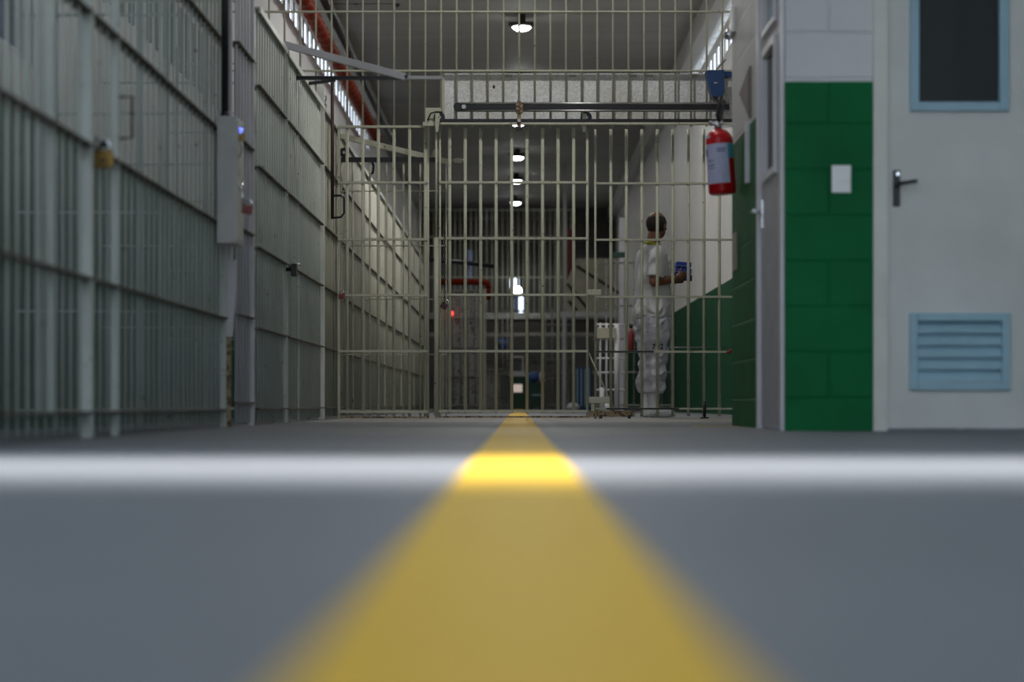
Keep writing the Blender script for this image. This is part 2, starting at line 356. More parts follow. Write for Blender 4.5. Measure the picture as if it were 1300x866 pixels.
MB().cyl(W(1138, 235, 290), W(1138, 235, 290)+Vector((0, -.05, 0)), .009).cyl(W(1137, 235, 290)+Vector((0, -.05, 0)), W(1162, 231, 290)+Vector((0, -.05, 0)), .008).cyl(W(1138, 250, 290)+Vector((0, .002, 0)), W(1138, 250, 290)+Vector((0, -.012, 0)), .011).build('lever', M['track'], hd)
MB().cyl(W(1139, 221, 290)+Vector((.002, 0, 0)), W(1139, 221, 290)+Vector((.002, -.009, 0)), .007).build('keyhole_cover', M['chrome'], hd)
# side door
d2 = MB().box(XS-.014, XS+.12, 9.361, 9.42, 0, 2.179).box(XS-.014, XS+.12, 10.28, 10.339, 0, 2.179).box(XS-.014, XS+.12, 9.42, 10.28, 2.12, 2.179).build('door_2', M['lavframe'], kind='structure')
xa, xb = XS+.004, XS+.044
d2l = MB().box(xa, xb, 9.425, 9.66, .015, 2.115).box(xa, xb, 10.16, 10.275, .015, 2.115).box(xa, xb, 9.66, 10.16, .015, 1.17).box(xa, xb, 9.66, 10.16, 1.80, 1.86).box(xa, xb, 9.66, 10.16, 2.09, 2.115).build('door_leaf', M['lavdoor'], d2)
def sframe(y0, y1, z0, z1, t, x0, x1):
    return MB().box(x0, x1, y0, y0+t, z0, z1, ch=.003).box(x0, x1, y1-t, y1, z0, z1, ch=.003).box(x0, x1, y0+t, y1-t, z0, z0+t, ch=.003).box(x0, x1, y0+t, y1-t, z1-t, z1, ch=.003)
w1 = sframe(9.66, 10.16, 1.17, 1.80, .035, XS-.010, XS+.05).build('window_frame', M['lavframe'], d2l)
MB().box(XS+.018, XS+.024, 9.695, 10.125, 1.205, 1.765).build('pane', M['glass'], w1)
w2 = sframe(9.66, 10.16, 1.86, 2.09, .025, XS-.010, XS+.05).build('window_frame', M['lavframe'], d2l)
MB().box(XS+.018, XS+.024, 9.685, 10.135, 1.885, 2.065).build('pane', M['pane'], w2)
hz = Zs(269, 265)
h2 = MB().box(XS-.004, XS+.006, 10.19, 10.23, hz-.08, hz+.06, ch=.003).build('door_handle', M['chrome'], d2l, 'chrome handle plate')
MB().cyl((XS, 10.21, hz), (XS-.05, 10.21, hz), .008).cyl((XS-.05, 10.215, hz), (XS-.05, 10.10, hz), .007).build('lever', M['chrome'], h2)
# closet inside: a shelf post seen dimly through the door window
S('wall_closet', MB().box(2.02, 2.06, YF+.5, YF+.56, 0, 2.2).box(XS+.15, 4.1, YF+1.9, YF+1.95, 0, ZC-.01), M['wall_grey'])

# things on the closet
sw = thing('light_switch', (Xs(1067.5, 290), YF, Zs(245, 290)), 'white plastic light switch plate on the green corner wall', 'light switch')
MB().box(Xs(1055.5, 290), Xs(1080, 290), YF-.010, YF, Zs(245, 290), Zs(210, 290), ch=.004).build('switch_plate', M['white'], sw)
MB().box(Xs(1066, 290), Xs(1076, 290), YF-.015, YF-.009, Zs(231, 290), Zs(226, 290), ch=.002).build('rocker', M['white'], sw)
tag(MB().box(XS-.022, XS, F/251-.02, F/251+.03, 1.235, 1.54, ch=.004).build('cable_trunking', M['lavframe']), 'white vertical cable trunking ending low on the dado beside the side door', 'trunking')
sn = thing('corner_board', (XS, 10.9, 1.55), 'taupe triangular board pointing left on the white side wall beyond the side door', 'board')
MB().prism([(11.16, 1.745), (10.67, 1.815), (10.67, 1.55)], 'x', XS-.012, XS).build('board', M['taupe'], sn)
MB().prism([(11.10, 1.742), (10.70, 1.795), (10.70, 1.575)], 'x', XS-.015, XS-.012).build('face', M['taupe'], sn)
al = thing('wall_lamp', (XS, 11.5, Zs(52, 234)), 'small chrome and white bulkhead fitting high on the side wall corner', 'lamp')
MB().box(XS-.022, XS, 11.42, 11.56, Zs(45, 234), Zs(12, 234), ch=.006).build('bracket', M['white'], al)
MB().lathe([(.002, -.035), (.02, -.03), (.03, -.01), (.026, .01), (.012, .022)], (XS-.035, 11.46, Zs(46, 234))).cyl((XS-.035, 11.46, Zs(43, 234)), (XS, 11.46, Zs(43, 234)), .008).build('reflector', M['chrome'], al)
tag(MB().box(XS-.012, XS, 11.36, 11.50, Zs(345, 235), Zs(297, 235), ch=.004).build('notice_plate', M['tan']), 'small tan plate on the dark green side wall near the gate', 'plate')
# fire extinguisher, hung a little askew
EX = Vector((Xs(917.5, 240), F/240, Zs(247, 240)))
ex = thing('fire_extinguisher', EX, 'red fire extinguisher with pale violet label hanging on the side wall', 'fire extinguisher')
R_ = .073; H_ = .345
MB().lathe([(.055, 0), (.068, .004), (R_, .018), (R_, H_-.065), (.070, H_-.045), (.058, H_-.022), (.035, H_-.006), (.024, H_)], EX, 32).build('cylinder_body', M['red'], ex)
def band(a0, a1, z0, z1, r):
    mb = MB(); n = 14
    vs = []
    for i in range(n+1):
        a = math.radians(a0+(a1-a0)*i/n)
        for rr in (r, r+.0008):
            for z in (z0, z1): vs.append(EX+Vector((rr*math.cos(a), rr*math.sin(a), z)))
    fs = []
    for i in range(n):
        k = i*4; fs += [(k+2, k+3, k+7, k+6), (k, k+4, k+5, k+1), (k, k+2, k+6, k+4), (k+1, k+5, k+7, k+3)]
    fs += [(0, 1, 3, 2), (n*4, n*4+2, n*4+3, n*4+1)]
    return mb.add(vs, fs, False)
lb = band(185, 302, .055, .265, R_+.0004).build('label_sticker', M['labelwhite'], ex, 'pale violet instruction sticker')
band(298, 335, .185, .265, R_+.0014).build('emblem', M['labelteal'], lb, 'teal corner block')
for z0, z1, a0, a1 in ((.232, .238, 252, 290), (.220, .225, 252, 288), (.205, .240, 190, 205), (.15, .154, 205, 240), (.135, .138, 205, 240), (.175, .179, 205, 236)):
    band(a0, a1, z0, z1, R_+.0016).build('label_print', M['labelink'], lb)
band(190, 225, .275, .315, R_-.0036).build('inspection_tag', M['labelwhite'], ex)
MB().cyl(EX+Vector((0, 0, H_)), EX+Vector((0, 0, H_+.035)), .020).box(EX.x-.03, EX.x+.03, EX.y-.014, EX.y+.014, EX.z+H_+.025, EX.z+H_+.045, ch=.004).cyl(EX+Vector((-.03, 0, H_+.035)), EX+Vector((-.045, -.002, H_+.035)), .014).build('valve', M['steel'], ex)
MB().prism([(EX.x-.012, EX.z+H_+.045), (EX.x+.022, EX.z+H_+.045), (EX.x+.05, EX.z+H_+.15), (EX.x+.034, EX.z+H_+.155), (EX.x+.02, EX.z+H_+.12)], 'y', EX.y-.010, EX.y+.010).build('handle', M['black'], ex)
MB().tube([EX+Vector(v) for v in ((.01, -.02, H_+.04), (-.005, -.03, H_+.07), (.01, -.03, H_+.12), (.02, -.025, H_+.17))], .009).build('hose', M['black'], ex)
MB().box(EX.x+.0, XS, EX.y-.012, EX.y+.012, EX.z+H_+.010, EX.z+H_+.018).build('wall_hook', M['steel'], ex)
ex.rotation_euler = (0, math.radians(-4), 0)

# ------------------------------------------------------------------ padlocks
def padlock(loc, w, body, label, tilt=0, group=None):
    loc = Vector(loc); o = thing('padlock', loc, label, 'padlock', group)
    MB().box(loc.x-w/2, loc.x+w/2, loc.y-w*.22, loc.y+w*.22, loc.z-w*.85, loc.z, ch=w*.08).build('lock_body', body, o)
    pts = [loc+Vector((w*.3*math.cos(a), 0, w*.25+w*.32*math.sin(a))) for a in [PI*i/8 for i in range(9)]]
    MB().tube([loc+Vector((w*.3, 0, -.002))]+pts+[loc+Vector((-w*.3, 0, -.002))], w*.09).build('shackle', M['chrome'], o, 'chrome shackle')
    MB().cyl(loc+Vector((0, -w*.215, -w*.5)), loc+Vector((0, -w*.24, -w*.5)), w*.12).build('keyway', M['track'], o)
    if tilt: o.rotation_euler = (0, math.radians(tilt), 0)
    return o

# ------------------------------------------------------------------ left fence
XF = -1.49; RZ = [.09, .55, 1.01, 1.47, 1.93]; ZT = 2.37; SP = .126
def fence(name, y0, y1, label, mat, x=XF, rails=RZ, top=ZT, r=.0080, zb=.02, cap=True, posts=(), cat='barred fence', group=None, bars_off=0, skip=None):
    o = thing(name, (x, (y0+y1)/2, 0), label, cat, group)
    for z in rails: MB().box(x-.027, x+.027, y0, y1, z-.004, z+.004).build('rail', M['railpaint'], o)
    if cap: MB().box(x-.028, x+.028, y0, y1, top, top+.008).box(x+.020, x+.028, y0, y1, top-.028, top).build('top_rail', M['cap'], o, 'light painted top angle')
    y = y0+SP*.5+bars_off
    while y < y1-.02:
        bar(o, x, y, zb, top, r, mat); y += SP
    for (ya, yb, xw, zt) in posts: MB().box(x-xw/2, x+xw/2, ya, yb, 0, zt, ch=.003).build('post', mat, o)
    return o
fa = fence('barred_gate', 5.25, 7.33, 'pale green barred gate leaf nearest the camera on the left', M['fence'], posts=[(7.33, 7.37, .04, ZT+.3)], cat='gate', top=2.75, cap=False, rails=RZ+[2.39])
MB().box(XF-.006, XF+.006, 6.77, 6.80, .09, 2.6).build('flat_strip', M['fence'], fa); MB().box(XF-.006, XF+.006, 6.60, 6.62, .09, 2.6).build('flat_strip', M['fence'], fa)
fb = fence('barred_fence', 7.385, 7.84, 'narrow barred strip between the first two posts on the left', M['fence'], posts=[(7.84, 7.865, .03, 3.2)], top=2.75, cap=False, rails=RZ+[2.39])
fc = fence('barred_fence', 7.875, 10.72, 'wide pale green barred fence bay between the brass padlock and the cream box', M['fence'], top=2.9, cap=False, rails=RZ+[2.39], posts=[(10.72, 10.75, .03, 2.9)])
MB().tube([W(149, 124, 343)+Vector((.0, 0, 0)), W(168, 122, 343), W(168, 175, 343), W(149, 176, 343)], .006).build('pull_handle', M['darkrust'], fb, 'dark bent rod pull handle')
fl = fence('barred_fence', 10.87, 11.50, 'narrow whitish barred panel just right of the cream box', M['lav'], x=-1.45, rails=[.125, .58, 1.03, 1.49, 1.97], top=2.9, cap=False, posts=[(11.50, 11.54, .04, 2.9)], group=None)
fp = thing('fence_post', (-1.475, 10.84, 0), 'rust-streaked narrow post under the cream electrical box', 'post')
MB().box(-1.500, -1.462, 10.80, 10.835, 0, .47, ch=.003).build('lower_tube', M['rusty'], fp)
MB().prism([(-1.50, .46), (-1.455, .46), (-1.435, .72), (-1.435, .85), (-1.50, .85)], 'y', 10.79, 10.85).build('gusset', M['lav'], fp)
MB().box(-1.50, -1.455, 10.80, 10.84, .85, 2.9, ch=.003).build('upper_tube', M['lav'], fp)
# electrical box with conduit
sb = 262.0; yb = F/sb
zb0, zb1 = Zs(309, sb), Zs(147, sb)
eb = thing('electrical_box', (-1.42, yb+.12, zb0), 'cream electrical box on the left fence under a black conduit', 'electrical box')
MB().box(-1.462, -1.366, yb, yb+.24, zb0, zb1, ch=.006).build('enclosure', M['boxgrey'], eb)
MB().box(-1.366, -1.362, yb+.01, yb+.23, zb0+.02, zb1-.02, ch=.002).build('box_door', M['boxgrey'], eb)
MB().ball((-1.358, yb+.10, Zs(166, 259)), .011).build('indicator', M['bluelight'], eb, 'glowing blue indicator light')
MB().cyl((-1.37, yb+.06, Zs(240, 259)), (-1.335, yb+.06, Zs(240, 259)), .010).cyl((-1.345, yb+.06, Zs(234, 259)), (-1.345, yb+.06, Zs(268, 259)), .006).build('hasp', M['chrome'], eb)
MB().tube([(-1.362, yb+.1, Zs(180, 259)), (-1.350, yb+.08, Zs(192, 259)), (-1.366, yb+.07, Zs(205, 259)), (-1.362, yb+.07, Zs(225, 259))], .0025).build('wire', M['black'], eb)
padlock((-1.352, yb+.05, Zs(173, 259)), .036, M['brass'], 'small brass padlock at the upper edge of the cream box')
padlock((-1.318, yb+.07, Zs(262, 259)), .050, M['redlock'], 'dark red padlock on a chrome hasp beside the cream box', 12)
tag(MB().cyl((-1.435, yb+.10, zb1), (-1.435, yb+.10, 2.9), .018).cyl((-1.435, yb+.10, zb1), (-1.435, yb+.10, zb1+.03), .022).build('conduit', M['black']), 'black vertical conduit entering the cream electrical box from above', 'conduit')
# lock bolt on first gate
lk = thing('gate_bolt', W(128, 190, 360), 'dark sliding bolt between the first two posts on the left', 'bolt')
MB().cyl(W(112, 184, 360), W(138, 184, 363), .011).box(Xs(119, 360), Xs(126, 360), F/360-.03, F/360, Zs(192, 360), Zs(176, 360)).build('bolt_bar', M['track'], lk)
padlock(W(131, 192, 363), .070, M['brass'], 'large worn brass padlock hanging on the nearest left gate bolt')
tag(MB().box(Xs(113, 358), Xs(118, 358), F/358-.02, F/358, Zs(155, 358), Zs(145, 358), ch=.002).build('hinge_stub', M['track']), 'small dark stub on the first post above the brass padlock', 'hinge')
fd = fence('barred_gate', 12.08, 13.50, 'bluish grey barred gate leaf right of the whitish panel', M['fence'], cat='gate', posts=[(13.47, 13.50, .03, ZT)])
fe = fence('barred_gate', 13.60, 16.05, 'barred gate leaf ending at the tall pale post before the cross gate', M['fence'], cat='gate', posts=[(13.60, 13.63, .03, ZT), (14.30, 14.33, .03, ZT)])
tag(MB().box(XF-.025, XF+.022, 16.09, 16.135, 0, 2.52, ch=.004).build('fence_post', M['cap']), 'tall pale square post in the left fence just before the cross gate', 'post')
ff = fence('barred_fence', 16.18, 17.12, 'last short fence bay on the left before the cross gate', M['fence_far'])
y = 17.15
ords = ['first', 'second', 'third', 'fourth', 'fifth']
for k in range(5):
    o = fence('barred_fence', y, y+3.20, '%s cream fence bay on the left behind the cross gate' % ords[k], M['fence_far'], posts=[(y+3.20, y+3.24, .04, ZT)], r=.0095, group='cream fence bays behind the gate'); y += 3.26
# latch on gate leaf pair
lt = thing('gate_latch', W(369, 345, 200), 'dark chrome latch joining two barred gate leaves on the left', 'latch')
MB().cyl(W(362, 342, 200)+Vector((.005, 0, 0)), W(378, 342, 200)+Vector((-.01, 0, 0)), .013).box(Xs(366, 200)+.02, Xs(373, 200)+.02, 13.47, 13.53, Zs(351, 200), Zs(335, 200), ch=.003).build('latch_body', M['track'], lt)
MB().cyl(W(369, 335, 200)+Vector((.03, -.02, 0)), W(376, 337, 200)+Vector((.03, -.02, 0)), .008).build('latch_pin', M['chrome'], lt)
# cell partitions between fence and left wall, seen through the bars
for k, yy in enumerate((9.9, 12.0, 14.2, 16.6)):
    o = thing('cell_partition', (-1.93, yy, 0), 'cross partition of bars behind the left fence, %s from the camera' % ords[k], 'partition', 'cell partitions behind the left fence')
    for z in (.09, .55, 1.01, 1.47, 1.93, 2.39): MB().box(-2.34, -1.53, yy-.02, yy+.02, z-.004, z+.004).build('rail', M['fence'], o)
    for i in range(6): bar(o, -2.28+i*.13, yy, 0, 2.5, .009, M['fence'])
mb = MB(); yy = 6.0
while yy < 17: mb.box(-2.352, -2.335, yy, yy+.12, 2.42, 2.86); yy += .31  # thin boxes coloured dark in place of the shade inside slot recesses
vg = mb.build('vent_grille', M['dark_board']); tag(vg, 'row of dark boxes standing in for shaded vent slots on the wall behind the left fence', 'vent')
vg['kind'] = 'stuff'

# ------------------------------------------------------------------ cross gate
zr = [Zs(v, SG) for v in (523, 446, 375, 304, 232, 161, 90, 15)]
uc = thing('barred_grille', (0, YG, zr[5]), 'tall upper grille of cream bars above the sliding gate', 'grille')
k = 0
x = Xs(440.7, SG)-.1264*7
while x < XW-.05:
    bar(uc, x, YG, zr[5]-.0 if x > -.7 else zr[5], ZC-.02, .0085, M['bar']); x += .1264
for z in (zr[6], zr[7], zr[7]+.48, zr[7]+.96, zr[7]+1.4): MB().box(-XW+.02, XW-.02, YG-.02, YG+.02, z-.006, z+.006).build('rail', M['bar'], uc)
lp = thing('barred_screen', (-1.08, YG, 0), 'fixed barred panel left of the sliding gate', 'barred panel')
for k in range(6): bar(lp, Xs(440.7, SG)+.1264*k, YG, .005, zr[5], .0125, M['bar'])
for z in zr[:6]: MB().box(-1.455, Xs(543, SG), YG-.02, YG+.02, z-.009, z+.009).build('rail', M['bar'], lp)
MB().cyl((Xs(543, SG), YG, 0), (Xs(543, SG), YG, zr[5]), .012).build('post', M['bar'], lp)
MB().box(Xs(430, SG)-.008, Xs(430, SG)+.012, YG-.012, YG+.012, 0, zr[5]).build('post', M['bar'], lp)
MB().box(-1.44, -.72, YG-.03, YG-.01, .004, .018).build('bottom_rail', M['rusty'], lp)
rp = thing('barred_screen', (1.5, YG, 0), 'fixed barred panel right of the sliding gate in front of the man', 'barred panel')
k = 0
while True:
    x = Xs(755.8, SG)+.1254*k
    if x > XW-.06: break
    bar(rp, x, YG, .02 if k else 0, zr[5]-.02, .0125 if k else .009, M['bar']); k += 1
for j, v in enumerate((519, 446.7, 377, 304.5, 233)):
    z = Zs(v, SG); MB().box(Xs(756, SG), XW-.02, YG-.02, YG+.02, z-.008, z+.008).build('rail', M['bar'], rp)
MB().box(Xs(756, SG), Xs(830, SG), YG-.026, YG-.021, Zs(447.6, SG), Zs(445.6, SG)).build('strap', M['track'], rp, 'black strap on the rail')
MB().box(Xs(770, SG), Xs(862, SG), YG-.026, YG-.021, Zs(520, SG), Zs(518, SG)).build('strap', M['track'], rp, 'black strap on the rail')
MB().cyl((Xs(894, SG), YG-.035, 0), (Xs(894, SG), YG-.035, .14), .012).cyl((Xs(894, SG), YG-.035, 0), (Xs(894, SG), YG-.035, .012), .035).build('floor_bolt', M['track'], rp)
# wall end plate & rusty floor channel
ch = thing('floor_guide', (Xs(781, SG), YG-.08, 0), 'rusty low steel channel on short feet at the gate foot', 'guide')
MB().box(Xs(748, SG), Xs(805, SG), YG-.12, YG-.06, 0.016, .062, ch=.003).build('channel', M['rusty'], ch)
for px in (762, 798): MB().box(Xs(px-2, SG), Xs(px+2, SG), YG-.125, YG-.055, 0, .03, ch=.002).build('foot', M['track'], ch, 'black foot')
tag(MB().box(Xs(745, SG), Xs(773, SG), YG-.11, YG-.07, Zs(512, SG), Zs(504, SG), ch=.003).box(Xs(750, SG), Xs(754, SG), YG-.105, YG-.075, Zs(524, SG), Zs(511, SG)).build('guide_block', M['bar']), 'cream guide block above the rusty channel at the gate foot', 'guide block')
tag(MB().cyl(W(747, 448, SG)+Vector((0, -.05, 0)), W(779, 519, SG)+Vector((0, -.05, 0)), .006).build('brace_rod', M['bar']), 'thin diagonal rod from the sliding gate down to the floor guide', 'rod')
# galvanised panel
gp = thing('cover_panel', (.84, YG+.06, Zs(158, SG)), 'mottled galvanised sheet panel behind the upper bars', 'panel')
MB().box(Xs(562, SG), XW-.03, YG+.05, YG+.054, Zs(158, SG), Zs(92, SG)).build('sheet', M['galv'], gp)
MB().box(Xs(562, SG)-.01, Xs(562, SG)+.015, YG+.03, YG+.049, Zs(158, SG), Zs(92, SG)).build('edge_angle', M['bar'], gp)
for px in (646, 727, 804, 825, 882): MB().box(Xs(px-4.5, SG), Xs(px+4.5, SG), YG+.042, YG+.05, Zs(96.5, SG), Zs(93.5, SG)).build('fixing_tab', M['fence_far'], gp)
MB().ball(W(627, 109, SG)+Vector((0, .05, 0)), .010, .004, .016).build('cable_hole', M['black'], gp)
# track
st = 159.0; yt = F/st
tr = thing('gate_track', (Xs(750, st), yt, Zs(142, st)), 'long dark greasy overhead track of the sliding gate', 'track')
MB().box(Xs(582, st), Xs(926, st), yt-.01, yt+.03, Zs(139, st), Zs(133, st)).build('channel', M['track'], tr)
MB().cyl(W(582, 131.5, st), W(926, 131.5, st), .011).build('upper_tube', M['steel'], tr, 'worn shiny upper tube')
MB().cyl(W(582, 140.5, st), W(926, 140.5, st), .010).build('lower_tube', M['steel'], tr, 'worn shiny lower tube')
MB().cyl(W(581, 136, st)+Vector((0, -.03, 0)), W(581, 136, st)+Vector((0, .05, 0)), .033).build('end_stop', M['track'], tr)
MB().cyl(W(589, 136, st)+Vector((0, -.03, 0)), W(589, 136, st)+Vector((0, .0, 0)), .018).build('end_roller', M['steel'], tr)
# running bar
rb = thing('running_rail', (Xs(745, SG), yt+.03, Zs(161, SG)), 'black running rail just above the sliding gate', 'rail')
MB().box(Xs(560, SG), Xs(928, SG), yt+.0, yt+.04, Zs(159, SG), Zs(155.5, SG)).build('black_bar', M['track'], rb)
MB().box(Xs(560, SG), Xs(928, SG), yt-.005, yt+.05, Zs(162.5, SG), Zs(160, SG)).build('flange', M['bar'], rb, 'cream flange')
# centre bracket
cb = thing('hanger_bracket', W(659, 166, SG)+Vector((0, -.3, 0)), 'rust-stained hanger bracket at mid-span of the overhead track', 'bracket')
MB().box(Xs(656.5, st), Xs(661.5, st), yt-.035, yt-.02, Zs(163, st), Zs(129, st), ch=.003).box(Xs(655, st), Xs(664, st), yt-.04, yt-.03, Zs(145, st), Zs(131, st), ch=.003).build('strap', M['rusty'], cb)
MB().box(Xs(655, st), Xs(663, st), yt-.05, yt+.0, Zs(167, st), Zs(162, st), ch=.002).build('foot', M['track'], cb)
MB().cyl(W(659, 154, st)+Vector((0, -.05, 0)), W(659, 154, st)+Vector((0, -.03, 0)), .012).build('bolt', M['steel'], cb)
# ------------------------------------------------------------------ sliding gate
s2 = 158.0; y2 = F/s2-.02
sg_ = thing('sliding_gate', (Xs(650, s2), y2, 0), 'central sliding gate of cream bars across the corridor', 'gate')
zr2 = [Zs(v, s2) for v in (522, 446, 374.5, 303, 232)]
for px in (571, 590.7, 610.2, 629.8, 649.6, 669, 688.7, 708.4, 728.2): bar(sg_, Xs(px, s2), y2, .045, Zs(163, s2), .0130, M['bar'])
for z in zr2: MB().box(Xs(557, s2), Xs(746, s2), y2-.018, y2+.018, z-.009, z+.009).build('rail', M['bar'], sg_)
MB().cyl((Xs(554, s2), y2, .02), (Xs(554, s2), y2, Zs(302, s2)), .019).cyl((Xs(554, s2), y2, Zs(302, s2)), (Xs(554, s2), y2, Zs(150, s2)), .009).build('stile', M['bar'], sg_)
MB().cyl((Xs(558.7, s2), y2, .02), (Xs(558.7, s2), y2, Zs(160, s2)), .0085).build('stile', M['bar'], sg_)
MB().cyl((Xs(745.5, s2), y2, .02), (Xs(745.5, s2), y2, Zs(160, s2)), .011).build('stile', M['bar'], sg_)
MB().box(Xs(553, s2), Xs(748, s2), y2-.015, y2+.015, .008, .022).build('bottom_rail', M['rusty'], sg_, 'rusty bottom rail')
for px in (556, 742):
    c = W(px, 150, s2); c.y = y2-.02
    wv = MB().cyl(c+Vector((.012, -.012, 0)), c+Vector((.012, .012, 0)), .046, n=20).build('wheel', M['track'], sg_, 'black greasy wheel')
    MB().cyl(c+Vector((.012, -.02, 0)), c+Vector((.012, .02, 0)), .014).build('hub', M['steel'], wv)
    MB().prism([(c.x-.018, c.z+.03), (c.x+.014, c.z+.03), (c.x+.016, c.z-.06), (c.x+.004, c.z-.12), (c.x-.016, c.z-.12), (c.x-.02, c.z-.05)], 'y', c.y-.034, c.y-.018).build('hanger', M['bar'], sg_)
MB().box(Xs(540, s2), Xs(560, s2), y2+.01, y2+.03, Zs(157, s2), Zs(137, s2)).build('roller_plate', M['bar'], sg_)
MB().box(Xs(537, s2), Xs(559, s2), y2-.02, y2+.01, Zs(160.5, s2), Zs(155.5, s2)).build('guide_shelf', M['bar'], sg_)
MB().tube([W(543, 154, s2)+Vector((0, -.05, 0)), W(547, 145, s2)+Vector((0, -.05, 0)), W(554, 143, s2)+Vector((0, -.05, 0)), W(562, 143.5, s2)+Vector((0, -.05, 0))], .006).build('roller_arm', M['track'], sg_)
MB().box(Xs(745, s2), Xs(763, s2), y2-.03, y2-.02, Zs(375, s2), Zs(368, s2), ch=.003).build('hasp', M['bar'], sg_)
MB().cyl(W(760, 371.5, s2)+Vector((0, -.035, 0)), W(760, 371.5, s2)+Vector((0, 0, 0)), .007).build('hasp_pin', M['track'], sg_)
padlock(W(566, 386, s2)+Vector((0, -.05, 0)), .055, M['darkrust'], 'rusty padlock hanging on a chain at the sliding gate edge', 35)
mb = MB()
for k in range(22):
    c = W(565, 296+k*4.2, s2); c.y = y2-.045; rot = Matrix.Rotation(PI/2*(k % 2), 3, 'Z')
    mb.tube([c+rot @ Vector((.006*math.cos(t), 0, .015*math.sin(t))) for t in [2*PI*i/10 for i in range(10)]], .0028, 6, True)
tag(mb.build('chain', M['track']), 'dark hanging chain at the left edge of the sliding gate', 'chain')
padlock(W(434, 373, 162)+Vector((0, 0, 0)), .05, M['redlock'], 'red padlock at the fence end of the fixed left panel')
tag(MB().cyl(W(922, 449, SG)+Vector((0, -.05, 0)), W(929, 444, SG)+Vector((0, -.05, 0)), .014).build('red_clip', M['redlock']), 'tiny red clip on the lower rail at the right end of the gate', 'clip')
# motor housing
mh = thing('gate_motor', W(905, 126, SG), 'dark blue gate motor housing at the right end of the track', 'motor')
mb = MB(); y0, y1 = YG-.20, YG-.05
def PX(px, py): return (Xs(px, 158), Zs(py, 158))
mb.prism([PX(895, 92), PX(918, 91), PX(919, 119), PX(914, 126), PX(903, 124), PX(898, 110)], 'y', y0, y1)
mb.build('housing', M['blue'], mh)
MB().prism([PX(899, 112), PX(919, 117), PX(915, 128), PX(906, 129)], 'y', y0+.01, y1-.01).build('base', M['black'], mh)
MB().box(Xs(917, 158), Xs(932, 158), y0+.03, y1-.03, Zs(99, 158), Zs(92, 158), ch=.004).build('side_arm', M['blue'], mh)
MB().ball(W(906, 110, 158)+Vector((0, -.21+.012, 0)), .018, .006, .008).build('badge', M['steel'], mh)
MB().tube([W(908, 91, 158)+Vector((0, -.1, 0)), W(913, 86, 158)+Vector((0, -.1, 0)), W(920, 78, 158)+Vector((0, -.1, 0))], .004).build('cable', M['black'], mh)
# gate standing behind the fixed left panel
s3 = 154.0; y3 = F/s3
bg = thing('cage_gate', (Xs(500, s3), y3, 0), 'lower barred gate with small wheel standing behind the fixed left panel', 'gate')
for px in (433, 448, 469.6, 490.8, 512.3, 533.5): bar(bg, Xs(px, s3), y3, .02, Zs(207, s3), .008, M['bar'])
MB().cyl((Xs(566.5, s3), y3, .02), (Xs(566.5, s3), y3, Zs(204, s3)), .006).build('stile', M['bar'], bg)
for v in (242.6, 312, 380, 450, 521): MB().box(Xs(433, s3), Xs(567, s3), y3-.015, y3+.015, Zs(v, s3)-.004, Zs(v, s3)+.004).build('rail', M['bar'], bg)
MB().box(Xs(433, s3), Xs(553, s3), y3-.02, y3+.02, Zs(206, s3), Zs(200, s3)).build('top_rail', M['track'], bg, 'dark top rail')
c = W(437, 194, s3); wv = MB().cyl(c+Vector((0, -.02, 0)), c+Vector((0, .0, 0)), .040, n=20).build('wheel', M['track'], bg)
MB().cyl(c+Vector((0, -.03, 0)), c+Vector((0, .01, 0)), .012).build('hub', M['steel'], wv)
MB().tube([W(470, 200, s3)+Vector((0, .03, 0)), W(474, 210, s3)+Vector((0, .03, 0)), W(473, 219, s3)+Vector((0, .03, 0)), W(468, 221, s3)+Vector((0, .03, 0))], .010).build('hook', M['black'], bg)
# arms
def arm(p, q, t, mat, name, label):
    d = (q-p); L = d.length; qd = d.to_track_quat('X', 'Z').to_matrix().to_4x4(); qd.translation = p
    o = thing(name, p, label, 'arm'); MB().box(0, L, -t/2, t/2, -t/2, t/2, mat=qd, ch=.003).build('beam', mat, o); return o
a1 = arm(W(430, 172, 153.2), W(573, 207, 153.2), .045, M['bar'], 'linkage_arm', 'cream sloping linkage arm behind the bars at the upper left')
c = W(554.5, 196, 153.2)+Vector((0, -.025, 0)); MB().cyl(c+Vector((0, -.01, 0)), c+Vector((0, .005, 0)), .040, n=20).build('disc', M['bar'], a1)
MB().cyl(W(570, 204, 153.2), W(590, 204, 153.2), .010).box(Xs(577, 153.2), Xs(586, 153.2), F/153.2-.02, F/153.2+.02, Zs(207, 153.2), Zs(201, 153.2)).build('end_pin', M['bar'], a1)
a2 = arm(W(358, 56, 199), W(515, 98, 199), .045, M['lav'], 'linkage_arm', 'pale grey sloping linkage arm in front of the gate at the upper left')
MB().box(Xs(513, 199), Xs(562, 199), F/199-.02, F/199+.02, Zs(101, 199), Zs(97, 199), ch=.003).build('end_plate', M['lav'], a2)
MB().cyl(W(516, 98, 199)+Vector((0, -.04, 0)), W(516, 98, 199)+Vector((0, .02, 0)), .010).build('pivot', M['track'], a2)
cr = thing('crossbar', W(440, 100, 192), 'dark horizontal crossbar with wheel under the pale linkage arm', 'crossbar')
MB().box(Xs(364, 190), Xs(514, 190), F/190-.02, F/190+.02, Zs(101.5, 190), Zs(97, 190)).build('flat_bar', M['track'], cr)
MB().prism([(Xs(392, 190), Zs(108, 190)), (Xs(392, 190), Zs(104, 190)), (Xs(426, 190), Zs(101.5, 190)), (Xs(426, 190), Zs(103.5, 190))], 'y', F/190-.02, F/190+.015).build('stay', M['black'], cr)
c = W(364, 93, 190); MB().cyl(c+Vector((0, -.015, 0)), c+Vector((0, .015, 0)), .035, n=20).build('wheel', M['black'], cr)
hp = thing('hook_rod', W(422, 278, 163), 'dark red-brown vertical rod with a loop handle beside the tall pale post', 'rod')
